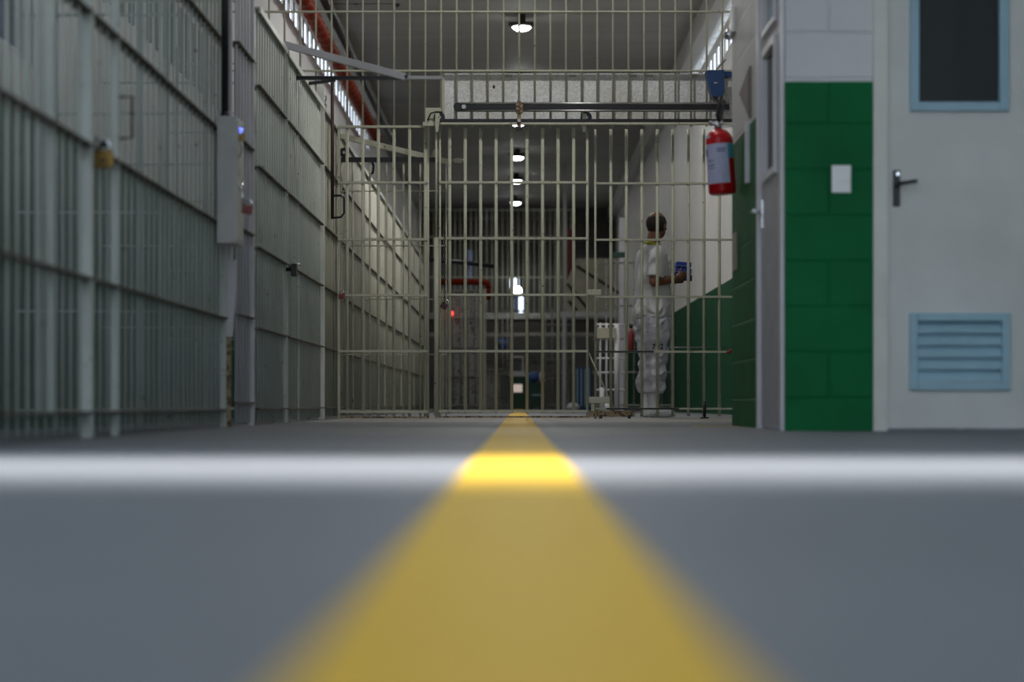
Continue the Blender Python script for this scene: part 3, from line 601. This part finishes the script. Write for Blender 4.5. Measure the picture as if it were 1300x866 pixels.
MB().cyl(W(422, 98, 163), W(422, 278, 163), .013).build('rod_bar', M['darkrust'], hp)
MB().tube([W(423, 249, 163)+Vector((0, -.02, 0)), W(434, 248.5, 163)+Vector((0, -.02, 0)), W(437, 252, 163)+Vector((0, -.02, 0)), W(437, 271, 163)+Vector((0, -.02, 0)), W(433, 276, 163)+Vector((0, -.02, 0)), W(423, 277, 163)+Vector((0, -.02, 0))], .009).build('loop_handle', M['black'], hp)
# hook chain at post top
mb = MB()
for k in range(4):
    c = W(412.5, 125+k*5, 166); rot = Matrix.Rotation(PI/2*(k % 2), 3, 'Z')
    mb.tube([c+rot @ Vector((.010*math.cos(t), 0, .020*math.sin(t))) for t in [2*PI*i/10 for i in range(10)]], .004, 6, True)
tag(mb.build('chain', M['black']), 'short black chain at the top of the tall pale post', 'chain')

# ------------------------------------------------------------------ overhead
rpipe = MB(); n = 16; ys = 14.0; prof = []
k0 = 0; pts = []
yv = 15.0; k = len(rpipe.v); rings = 0
while yv < 32:
    ph = (yv*2.6) % 1.0; r = .052+.030*abs(math.sin(PI*ph))
    for j in range(n): a = 2*PI*j/n; rpipe.v.append(Vector((-2.12+r*math.cos(a), yv, 4.12+r*math.sin(a))))
    rings += 1; yv += .05
for i in range(rings-1):
    for j in range(n): rpipe.f.append((i*n+j, i*n+(j+1) % n, (i+1)*n+(j+1) % n, (i+1)*n+j)); rpipe.sm.append(True)
tag(rpipe.build('corrugated_pipe', M['redpipe']), 'thick orange-red corrugated pipe running high along the left wall', 'pipe')
tag(MB().cyl((-2.02, 15, 4.33), (-2.02, 34, 4.33), .05).cyl((-2.20, 15, 4.28), (-2.20, 34, 4.28), .03).build('dark_pipe', M['black']), 'black pipe run beside the orange-red pipe high on the left', 'pipe')
cp = thing('ceiling_conduit', (-1.9, 25.4, ZC-.2), 'black surface conduit on the ceiling at the upper left', 'conduit')
s4 = F/25.4
MB().tube([W(411, 26, s4), W(411, 6, s4), W(414, 3.5, s4), W(504, 3.5, s4), W(506, 6, s4), W(503, 8, s4)], .018).build('conduit_run', M['black'], cp)
MB().box(Xs(405, s4), Xs(416, s4), 25.35, 25.45, Zs(26, s4), Zs(18, s4), ch=.005).build('junction_box', M['black'], cp)
MB().cyl(W(452, 6, s4), W(452, 0, s4), .02).build('clamp', M['black'], cp)
LN = ['hidden above the near hall', 'above the fence, out of view', 'a little before the cross gate', 'just behind the cross gate', 'largest and nearest in view at the top of the frame', 'behind the galvanised panel', 'behind the overhead track', 'upper of the three small ones seen through the gate', 'middle of the three small ones seen through the gate', 'lowest and farthest seen through the gate']
LP = [0, 15, 40, 75, 45, 16, 12, 12, 12, 12]
for j in range(10):
    i = j-4
    yl = (7.0, 11.2, 15.2, 21.5, 26.1, 30.7, 35.0, 39.9, 44.1, 48.9)[j]
    o = thing('ceiling_lamp', (.04-.02*i, yl, ZC-.16), 'round white ceiling lamp, %s' % LN[j], 'ceiling lamp', 'round ceiling lamps in the corridor')
    if LP[j]:
        la = bpy.data.lights.new('lamp_light', 'AREA'); la.shape = 'DISK'; la.size = .23; la.energy = LP[j]; la.color = (1, .97, .91)
        lo = bpy.data.objects.new('lamp_light', la); C.objects.link(lo); lo.parent = o; lo.location = (0, 0, -.06)
    x = .04-.02*i
    MB().lathe([(.10, 0), (.13, .02), (.13, .05), (.05, .07), (.05, .16)], (x, yl, ZC-.16)).build('fitting', M['dark_board'], o)
    MB().lathe([(.02, -.045), (.07, -.035), (.11, -.01), (.115, .0)], (x, yl, ZC-.16)).build('diffuser', M['lamp'], o)
    MB().box(x-.16, x+.16, yl+.5, yl+.55, ZC-.05, ZC).build('junction_strip', M['black'], o)

# ------------------------------------------------------------------ far hall
def grille(name, x0, x1, y, z0, z1, zr_, sp, r, mat, label, cat='grille', group=None):
    o = thing(name, ((x0+x1)/2, y, z0), label, cat, group)
    x = x0+sp/2
    while x < x1: bar(o, x, y, z0, z1, r, mat); x += sp
    for z in zr_: MB().box(x0, x1, y-.02, y+.02, z-.012, z+.012).build('rail', mat, o)
    return o
grille('barred_grille', -2.3, 1.2, 47.5, 2.0, 4.5, (2.05, 2.95, 3.85, 4.45), .118, .012, M['bar'], 'distant high grille of bars across the far end of the corridor')
fb_ = thing('overhead_beam', (0, 47.2, 1.75), 'dark steel beam under the distant high grille', 'beam')
MB().box(-2.3, 2.3, 47.1, 47.3, 2.0, 2.14).build('upper_flange', M['greymesh'], fb_)
MB().box(-2.3, 2.3, 47.15, 47.25, 1.70, 2.0).build('web', M['dark_board'], fb_)
MB().box(-2.3, 2.3, 47.1, 47.3, 1.62, 1.70).build('lower_flange', M['greymesh'], fb_)
tag(MB().box(-2.3, 2.3, 50.8, 51.0, 3.98, 4.5).build('overhead_beam', M['dark_board']), 'dark deep beam high under the ceiling at the far end', 'beam')
tag(MB().box(-1.2, 1.25, 48.2, 48.8, 1.10, 1.16).box(-1.15, 1.2, 48.25, 48.3, .78, 1.10).box(-1.15, -1.09, 48.3, 48.36, 0, 1.1).box(1.1, 1.16, 48.3, 48.36, 0, 1.1).build('service_ledge', M['greymesh']), 'pale grey ledge crossing the far hall below the dark beam', 'ledge')
tag(MB().box(-1.25, -.38, 44.9, 45.3, 0, .82, ch=.02).box(-1.28, -.35, 44.86, 45.34, .82, .86, ch=.01).build('low_cabinet', M['greymesh']), 'low grey cabinet at the far end left of the dark green door', 'cabinet')
wl_ = thing('wall_lamp', (-.02, 46.6, Zs(372, 58)), 'bright round lamp glowing low in the far doorway opening', 'lamp')
MB().ball((-.02, 46.6, Zs(369, 58)), .09).build('globe', M['lamp'], wl_); MB().cyl((-.02, 46.6, Zs(364, 58)), (-.02, 47.1, Zs(350, 58)), .02).build('bracket', M['black'], wl_)
# far left cage with red pipe
s5 = 74.0; y5 = F/s5
o = grille('cage_gate', Xs(562, s5), Xs(615, s5), y5, .03, Zs(369, s5), (.1, .6, 1.1, 1.6, Zs(369, s5)), .126, .016, M['greymesh'], 'grey cage gate standing far back on the left below the red pipe', 'gate')
MB().box(Xs(562, s5), Xs(615, s5), y5+.03, y5+.035, .05, Zs(369, s5)).build('back_plate', M['greymesh'], o)
for px in (562, 615): MB().box(Xs(px, s5)-.03, Xs(px, s5)+.03, y5-.03, y5+.03, 0, Zs(367, s5)).build('post', M['fence_far'], o)
rq = thing('red_pipe', W(590, 380, s5), 'red pipe elbow above the far left cage', 'pipe')
MB().tube([W(556, 358, s5), W(615, 358, s5), W(619.5, 360, s5), W(620.5, 366, s5)], .055).build('pipe_run', M['redpipe'], rq)
MB().cyl(W(620.5, 362, s5), W(620.5, 381, s5), .040).build('drop', M['redpipe'], rq)
tag(MB().cyl(W(472, 321, 80), W(628, 338, 80), .035).build('dark_pipe', M['black']), 'black pipe slanting across above the red pipe', 'pipe')
MBx = MB().ball(W(573, 398, 74.2), .035); tag(MBx.build('indicator_light', M['redlight']), 'tiny glowing red indicator light low behind the chain', 'light')
tag(grille('barred_gate', Xs(628, 66), Xs(648, 66), F/66, 0, 1.95, (.1, .7, 1.3, 1.9), .1, .014, M['greymesh'], 'narrow grey barred gate left of the far dark door'), 'narrow grey barred gate left of the far dark door', 'gate')
# far door with faintly emissive notice
s6 = 60.0; y6 = F/s6
fd_ = thing('far_door', (Xs(660, s6), y6, 0), 'dark green door with a pale notice at the far end of the corridor', 'door')
MB().box(Xs(648, s6), Xs(671, s6), y6, y6+.06, 0, Zs(478, s6)).build('door_leaf', M['green'], fd_)
MB().box(Xs(646, s6), Xs(673, s6), y6-.02, y6+.06, Zs(478, s6), Zs(473.5, s6)).build('lintel', M['lav'], fd_)
MB().box(Xs(651, s6), Xs(663, s6), y6-.02, y6, Zs(498, s6), Zs(488, s6)).build('notice', M['lit'], fd_, 'pale pinkish notice')
ww = rframe(Xs(648, s6), Xs(665, s6), Zs(474, s6), Zs(452, s6), .04, y6, y6+.05).build('transom_frame', M['lav'], fd_)
bn = thing('waste_bin', (Xs(681, 64), F/64, 0), 'dark green wheeled bin right of the far door with sacks on top', 'bin')
xx = Xs(681, 64); yy = F/64
MB().prism([(xx-.11, .05), (xx+.11, .05), (xx+.15, .50), (xx-.15, .50)], 'y', yy-.15, yy+.15).box(xx-.16, xx+.16, yy-.16, yy+.16, .50, .53).build('bin_body', M['green'], bn)
MB().box(xx-.09, xx+.09, yy-.152, yy-.15, .28, .31).build('lettering_strip', M['lightblue'], bn)
for sx in (-1, 1): MB().cyl((xx+sx*.1-.02, yy+.1, .05), (xx+sx*.1+.02, yy+.1, .05), .05).build('wheel', M['black'], bn)
def blob(c, r, seed, amp=.25):
    mb = MB().ball(c, r[0], r[1], r[2], 24, 16); c = Vector(c)
    for v in mb.v: d = v-c; v += d*amp*noise.noise(v*6+Vector((seed, 0, 0)))
    return mb
tag(blob((xx-.06, yy, .66), (.10, .11, .125), 1).build('cloth_sack', M['bluebag']), 'blue cloth sack lying on the far green bin', 'sack')
tag(blob((xx+.11, yy-.04, .65), (.055, .08, .115), 2).build('cloth_sack', M['cotton']), 'white cloth sack lying on the far green bin', 'sack')
tag(blob((-.36, 47.2, 1.46), (.12, .1, .165), 3).build('cloth_sack', M['bluebag']), 'dark blue bundle hanging under the far beam', 'sack')
bc = thing('blue_container', (Xs(740, 72), F/72, 0), 'dark blue ribbed container at the back right', 'container')
x0, x1, yy = Xs(730, 72), Xs(752, 72), F/72
MB().box(x0, x1, yy, yy+.4, 0, Zs(466, 72), ch=.01).build('body', M['bluebin'], bc)
for k in range(4): MB().box(x0+.03+k*.07, x0+.05+k*.07, yy-.012, yy, .08, Zs(468, 72)).build('rib', M['lightblue'], bc)
tag(blob((Xs(727, 74), F/74, .07), (.12, .1, .07), 5).build('cloth_sack', M['lav'] if False else M['cotton']), 'pale sack on the floor in front of the blue container', 'sack')
tag(blob((Xs(694, 74), F/74, 1), (.001, .001, .001), 5).build('x', M['cotton']), 'x', 'x') if False else None
# columns
for px, s_, wpx, lab in ((717, 64, 5, 'slim white column right of centre at the far end'), (790, 82, 8, 'broad white column against the right wall at the back')):
    x = Xs(px, s_); w = wpx/s_/2
    tag(MB().box(x-w, x+w, F/s_-w, F/s_+w, 0, ZC-.01 if px == 717 else 3.0, ch=.01).build('column', M['wall_grey'] if px == 717 else M['cotton']), lab, 'column')
tag(MB().box(Xs(720, 62), Xs(728, 62), F/62-.05, F/62+.05, Zs(358, 62), 3.7, ch=.01).build('red_column', M['darkred']), 'dark red upright high beside the slim white column', 'column')
# stair
s7 = 70.0; y7 = F/s7
sr = thing('staircase', (Xs(750, s7), y7, Zs(395, s7)), 'cream sided staircase rising at the back right behind the bars', 'stairs')
def Q(px, py): return (Xs(px, s7), Zs(py, s7))
MB().prism([Q(718, 395), Q(718, 360), Q(732, 328), Q(782, 328), Q(782, 395)], 'y', y7+.02, y7+.10).build('side_panel', M['stairs'], sr)
for a, b_ in (((732, 338), (786, 372)), ((720, 360), (746, 392)), ((722, 382), (732, 394))):
    p, q = W(*a, s7), W(*b_, s7); p.y = q.y = y7; MB().cyl(p, q, .025).build('handrail', M['dark_board'], sr)
MB().box(Xs(712, s7), Xs(788, s7), y7-.03, y7+.1, Zs(402, s7), Zs(395.5, s7)).build('landing_edge', M['lav'], sr)
for px in (716, 786): MB().box(Xs(px, s7)-.03, Xs(px, s7)+.03, y7, y7+.06, 0, Zs(402, s7)).build('support_post', M['lav'], sr)
tag(MB().box(Xs(785, 90)-.13, Xs(785, 90)+.13, F/90, F/90+.03, Zs(327, 90), Zs(320, 90), ch=.005).build('sign_plate', M['green']), 'small green plate hanging at the back right above the railings', 'sign')
# railing / turnstile rack
s8 = 100.0; y8 = F/s8
tq = thing('pipe_railing', (Xs(776, s8), y8, 0), 'white pipe railing standing behind the gate left of the man', 'railing')
for px, r in ((762, .014), (770, .014), (795, .02)): bar(tq, Xs(px, s8), y8, 0, Zs(410, s8), r, M['lav'], 'upright')
MB().cyl((Xs(783, s8), y8, 0), (Xs(783, s8), y8, Zs(412, s8)), .035).build('main_post', M['lav'], tq, 'thick white post')
for v in (412, 455, 473, 495): MB().cyl((Xs(756, s8), y8, Zs(v, s8)), (Xs(797, s8), y8, Zs(v, s8)), .012).build('cross_pipe', M['lav'], tq)
MB().box(Xs(758, s8), Xs(782, s8), y8-.05, y8+.05, Zs(430, s8), Zs(416, s8), ch=.01).build('head_box', M['stairs'], tq)
MB().cyl((Xs(764, s8), y8-.1, 0), (Xs(764, s8), y8-.1, Zs(492, s8)), .03).cyl((Xs(771, s8), y8-.1, 0), (Xs(771, s8), y8-.1, Zs(512, s8)), .04).build('bollard', M['lav'], tq)
grille('barred_grille', Xs(752, 84), XW-.02, F/84, 0, 2.3, (.1, .6, 1.1, 1.6, 2.25), .14, .013, M['greymesh'], 'grey barred partition far back by the right wall')
grille('barred_grille', Xs(688, 68), Xs(728, 68), F/68, 0, 1.9, (.1, .6, 1.1, 1.6, 1.85), .126, .013, M['greymesh'], 'grey barred partition between the far bin and blue container')
ts = thing('red_extinguisher', W(799, 450, 118), 'small red fire extinguisher on the wall behind the man', 'fire extinguisher')
c = W(801, 447, 118); MB().lathe([(.025, 0), (.032, .01), (.032, .2), (.02, .23), (.012, .26)], c).build('cylinder_body', M['darkred'], ts); MB().cyl(c+Vector((0, 0, .26)), c+Vector((0, 0, .31)), .018).build('valve', M['black'], ts)
MB().cyl(c+Vector((0, .0, .05)), (XW, c.y, c.z+.05), .004).build('wall_hook', M['steel'], ts)

# ------------------------------------------------------------------ the man
PS = 151.0; PXc = 829.0
PR = Vector((Xs(PXc, PS), F/PS, 0))
man = thing('person', PR, 'man in white shirt and trousers standing side-on behind the bars holding blue folders', 'person')
TH = math.radians(16)
def remesh(mb, name, voxel, mat, parent, smooth=3, disp=None, label=None):
    me = mb.mesh('tmp'); o = bpy.data.objects.new('tmp', me); C.objects.link(o)
    r = o.modifiers.new('r', 'REMESH'); r.mode = 'VOXEL'; r.voxel_size = voxel; r.use_smooth_shade = True
    if smooth: q = o.modifiers.new('s', 'SMOOTH'); q.iterations = smooth; q.factor = .5
    bpy.context.view_layer.update(); dg = bpy.context.evaluated_depsgraph_get()
    new = bpy.data.meshes.new_from_object(o.evaluated_get(dg)); bpy.data.objects.remove(o)
    new.name = name
    if disp:
        nv = [v.normal.copy() for v in new.vertices]
        for v, nn in zip(new.vertices, nv): v.co += nn*disp(v.co)
    for p in new.polygons: p.use_smooth = True
    ob = bpy.data.objects.new(name, new); C.objects.link(ob); new.materials.clear(); new.materials.append(mat); ob.parent = parent; WL[ob.name] = wl(parent)
    if label: ob['label'] = label
    return ob
def cap(mb, p, q, r0, r1, n=14):
    mb.cyl(p, q, r0, r1, n); mb.ball(p, r0, nu=n, nv=8); mb.ball(q, r1, nu=n, nv=8); return mb
V = Vector
HEAD = V((.035, 0, 1.625)); hy = math.radians(42); HM = Matrix.Rotation(hy, 3, 'Z')
def Hd(x, y, z): return HEAD+HM @ V((x, y, z))
body = MB()
body.ball(Hd(-.008, 0, .018), .098, .078, .092, 24, 16, HM)        # cranium
body.ball(Hd(.028, 0, -.045), .066, .058, .072, 20, 14, HM)        # face/jaw
body.ball(Hd(.072, 0, -.088), .022, .024, .020, 12, 8, HM)         # chin
cap(body, Hd(.086, 0, .012), Hd(.108, 0, -.026), .009, .014, 10)   # nose
body.ball(Hd(.074, .03, -.028), .022, .024, .018, 12, 8, HM); body.ball(Hd(.074, -.03, -.028), .022, .024, .018, 12, 8, HM)
body.ball(Hd(.080, 0, .030), .018, .052, .014, 16, 8, HM)          # brow
body.ball(Hd(.088, 0, -.058), .013, .024, .010, 12, 8, HM)         # lips
for sd in (-1, 1): body.ball(Hd(-.004, sd*.080, -.018), .018, .009, .032, 12, 10, HM)   # ears
cap(body, V((-.012, 0, 1.40)), V((.012, 0, 1.54)), .062, .056)     # neck
body.loft([(V((0, 0, .88)), .10, .15), (V((0, 0, 1.0)), .105, .15), (V((0, 0, 1.12)), .105, .14), (V((0, 0, 1.25)), .115, .16), (V((-.01, 0, 1.36)), .10, .17), (V((-.012, 0, 1.42)), .07, .12), (V((-.01, 0, 1.45)), .05, .06)])
SH = {-1: V((-.015, -.185, 1.375)), 1: V((-.005, .185, 1.375))}
EL = {-1: V((-.065, -.215, 1.135)), 1: V((-.02, .23, 1.13))}
WR = {-1: V((.15, -.175, 1.165)), 1: V((.17, .08, 1.17))}
HA = {-1: V((.20, -.145, 1.185)), 1: V((.21, .05, 1.17))}
for sd in (-1, 1):
    cap(body, SH[sd], EL[sd], .056, .044); cap(body, EL[sd], WR[sd], .045, .029)
    hp_ = V((0, sd*.088, .90)); kn = V((.012, sd*.085, .49)); an = V((-.025, sd*.075, .09))
    cap(body, hp_, kn, .085, .058); cap(body, kn, an, .055, .04); cap(body, an, V((.11, sd*.085, .035)), .035, .026)
    # palm and fingers, closed on the folders
    d = (HA[sd]-WR[sd]).normalized(); up = V((0, 0, 1)); side = d.cross(up).normalized()
    pm = WR[sd]+d*.055
    cap(body, WR[sd]+d*.02+up*.015, pm+up*.022, .022, .017); cap(body, WR[sd]+d*.02-up*.012, pm-up*.022, .022, .016); cap(body, WR[sd]+d*.02, pm+d*.01, .024, .018)
    out = V((0, 1, 0))*(-sd)
    for q, (off, L) in enumerate(((.026, .036), (.009, .042), (-.009, .039), (-.026, .030))):
        a = pm+d*.022+up*off*.95; b1 = a+d*L*.8+out*.004; b2 = b1+d*L*.45+out*L*.5; b3 = b2+out*L*.45-d*.004
        cap(body, a-d*.02, b1, .0095, .009, 8); cap(body, b1, b2, .009, .0082, 8); cap(body, b2, b3, .0082, .0072, 8)
    t0 = WR[sd]+d*.025+up*.02; t1 = t0+d*.022+up*.030+out*.004; t2 = t1+d*.024+up*.020+out*.006
    cap(body, t0, t1, .013, .0105, 8); cap(body, t1, t2, .0105, .0085, 8)
remesh(body, 'body', .0055, M['skin'], man, 2)
# hair: horseshoe of short hair below a bald crown
hair = MB().ball(Hd(-.010, 0, .012), .103, .083, .090, 40, 30, HM)
keep = []
hb = bmesh.new(); hm_ = hair.mesh('h'); hb.from_mesh(hm_)
inv = HM.inverted()
rm = []
for v in hb.verts:
    l = inv @ (v.co-HEAD)
    crown = ((l.x+.03)/.058)**2+(l.y/.048)**2 < 1 and l.z > .03
    if l.z < -.055 or (l.x > .048) or (l.x > .012 and l.z < -.01) or crown: rm.append(v)
bmesh.ops.delete(hb, geom=rm, context='VERTS')
bmesh.ops.solidify(hb, geom=hb.faces[:], thickness=.004)
hb.to_mesh(hm_); hb.free(); hm_.materials.append(M['hair'])
for p in hm_.polygons: p.use_smooth = True
ho = bpy.data.objects.new('hair', hm_); C.objects.link(ho); ho.parent = man; ho['label'] = 'short dark hair around a bald crown'
def wr(amp, f=9, stretch=(1, 1, 1)):
    def d(c):
        q = V((c.x*f*stretch[0], c.y*f*stretch[1], c.z*f*stretch[2]))
        return amp*(1-2.2*abs(noise.noise(q)))-amp*.3+amp*.5*noise.noise(q*2.3)
    return d
# shirt
sh = MB().loft([(V((-.012, 0, .84)), .148, .185), (V((-.012, 0, .90)), .156, .190), (V((-.004, 0, .98)), .150, .182), (V((.0, 0, 1.08)), .146, .172), (V((-.002, 0, 1.2)), .142, .175), (V((-.008, 0, 1.30)), .128, .182),
    (V((-.012, 0, 1.375)), .108, .178), (V((-.012, 0, 1.42)), .084, .135), (V((-.008, 0, 1.455)), .066, .075)], 32)
for sd in (-1, 1):
    d = EL[sd]-SH[sd]; sh.ball(SH[sd]-V((0, 0, .008)), .072, nu=16, nv=10); sh.cyl(SH[sd], SH[sd]+d*.84, .072, .074, 18)
    sh.ball(SH[sd]*.6+V((-.01, 0, 1.385))*.4, .07, .09, .05, 16, 10)
def dshirt(c): return wr(.008, 7, (1, 1, .6))(c) if c.z > 1.02 else wr(.015, 11, (1, 1, .8))(c)
remesh(sh, 'shirt', .007, M['cotton'], man, 3, lambda c: dshirt(c) if c.z > .86 else 0, 'white short-sleeved shirt')
MB().lathe([(.070, 0), (.076, .012), (.066, .030), (.063, .030), (.066, .008), (.062, 0)], V((-.004, 0, 1.437)), 24, Matrix.Rotation(math.radians(14), 3, 'Y')).build('tmpc', M['yellowcloth'], None)
co = bpy.data.objects['tmpc']; co.name = 'collar'; co.parent = man; co.location = V((0, 0, 0)); cvs = co.data
cc = V((-.004, 0, 1.437)); zmin = min(v.co.z for v in cvs.vertices)
ctr = sum((v.co for v in cvs.vertices), V())/len(cvs.vertices)
for v in cvs.vertices: v.co = v.co-ctr+cc+V((.006, 0, .02))
co['label'] = 'yellow-green collar'
# trousers
tp = MB().loft([(V((-.008, 0, .74)), .115, .16), (V((-.010, 0, .82)), .135, .172), (V((-.01, 0, .92)), .13, .165), (V((-.005, 0, 1.0)), .12, .155)], 28)
for sd in (-1, 1):
    y_ = sd*.085
    tp.loft([(V((-.012, y_*.92, .205)), .072, .068), (V((-.014, y_, .235)), .084, .078), (V((-.016, y_, .30)), .094, .082), (V((-.008, y_, .40)), .086, .080), (V((.002, y_, .50)), .086, .082),
             (V((.0, y_, .62)), .108, .090), (V((-.005, y_, .74)), .126, .095), (V((-.008, y_*.9, .84)), .13, .095)], 24)
remesh(tp, 'trousers', .007, M['trouser'], man, 2, lambda c: wr(.017, 9, (1.1, 1.1, 1.0))(c) if c.z > .215 else 0, 'loose white trousers')
for sd in (-1, 1):
    y_ = sd*.078; bt = MB()
    bt.loft([(V((-.022, y_, .06)), .050, .046), (V((-.024, y_, .12)), .049, .045), (V((-.024, y_, .24)), .056, .052)], 20)
    bt.ball((-.03, y_, .045), .058, .043, .040); cap(bt, V((-.02, y_, .055)), V((.10, y_, .042)), .046, .036); bt.ball((.12, y_, .038), .055, .042, .030)
    bt.box(-.085, .165, y_-.035, y_+.035, .012, .04, ch=.01)
    b_ = remesh(bt, 'boot', .005, M['cotton'], man, 3, None, 'white boot')
    so = MB().loft([(V((.04, y_, 0)), .125, .042), (V((.04, y_, .016)), .130, .044), (V((.04, y_, .022)), .127, .042)], 28).build('sole', M['rubber'], b_)
# number on the knee
def text(s, size, loc, rot, mat, name, parent, label):
    cu = bpy.data.curves.new('t', 'FONT'); cu.body = s; cu.size = size; cu.extrude = .0012; cu.align_x = 'LEFT'; cu.offset = .0012
    o = bpy.data.objects.new('t', cu); C.objects.link(o); bpy.context.view_layer.update()
    me = bpy.data.meshes.new_from_object(o.evaluated_get(bpy.context.evaluated_depsgraph_get())); bpy.data.objects.remove(o)
    ob = bpy.data.objects.new(name, me); C.objects.link(ob); me.materials.clear(); me.materials.append(mat)
    for v in me.vertices:                                           # wrap round the leg
        a = (v.co.x-.04)/.11; v.co = V((.11*math.sin(a)+.04, v.co.y, v.co.z-.11*(1-math.cos(a))))
    ob.parent = parent; ob.location = loc; ob.rotation_euler = rot; ob['label'] = label; return ob
text('7 12', .062, V((-.080, -.197, .575)), (PI/2, 0, 0), M['ink'], 'knee_number', man, 'black printed number on the trouser leg')
man.rotation_euler = (0, 0, TH)
# folders in his hands
RM = Matrix.Rotation(TH, 3, 'Z')
fo = PR+RM @ V((.250, -.05, 1.16))
bk = []
for k, (mt, dz, w, lab) in enumerate((('bluedark', 0, .145, 'navy folder lowest of the stack held by the man'), ('bluebox', .052, .135, 'bright blue folder in the middle of the stack held by the man'), ('bluebox', .104, .125, 'bright blue folder on top of the stack held by the man'))):
    o = thing('folder', fo+V((0, 0, dz)), lab, 'folder', 'blue folders in the hands')
    c = fo+V((0, 0, dz)); MB().box(c.x-w/2, c.x+w/2, c.y-.05, c.y+.10, c.z, c.z+.047, ch=.008).build('cover', M[mt], o)
    MB().box(c.x-w/2+.01, c.x+w/2-.012, c.y-.052, c.y-.048, c.z+.012, c.z+.018).build('edge_line', M['lightblue'] if k else M['bluebox'], o)
    o.rotation_euler = (0, math.radians(4), math.radians(-6+k*4))

# ------------------------------------------------------------------ light
w = bpy.data.worlds.new('sky'); bpy.context.scene.world = w; w.use_nodes = True
bgn = w.node_tree.nodes['Background']; bgn.inputs[1].default_value = 2.7
_nt = w.node_tree; _tc = _nt.nodes.new('ShaderNodeTexCoord'); _sx = _nt.nodes.new('ShaderNodeSeparateXYZ'); _nt.links.new(_tc.outputs['Generated'], _sx.inputs[0])
_r = ramp(_nt, _sx.outputs['Z'], [(0, (.10, .10, .09)), (.04, (.74, .85, 1))]); _nt.links.new(_r.outputs[0], bgn.inputs[0])
su = bpy.data.lights.new('sun', 'SUN'); su.energy = 10.5; su.angle = math.radians(13); su.color = (1, .96, .95)
so_ = bpy.data.objects.new('sun', su); C.objects.link(so_); so_.location = (0, 4, 9); so_.rotation_euler = (0, 0, 0)

cam = bpy.data.cameras.new('camera'); co_ = bpy.data.objects.new('camera', cam); C.objects.link(co_)
co_.location = (0, 0, HC); co_.rotation_euler = (PI/2, 0, 0)
cam.sensor_width = 36; cam.lens = F/1300*36; cam.shift_x = -8/1300; cam.shift_y = 80/1300
cam.clip_start = .05; cam.clip_end = 300
cam.dof.use_dof = True; cam.dof.focus_distance = 17.3; cam.dof.aperture_fstop = 1.9
sc = bpy.context.scene; sc.camera = co_
sc.view_settings.view_transform = 'Standard'; sc.view_settings.look = 'None'; sc.view_settings.exposure = .08; sc.view_settings.gamma = 1; sc.view_settings.use_curve_mapping = False
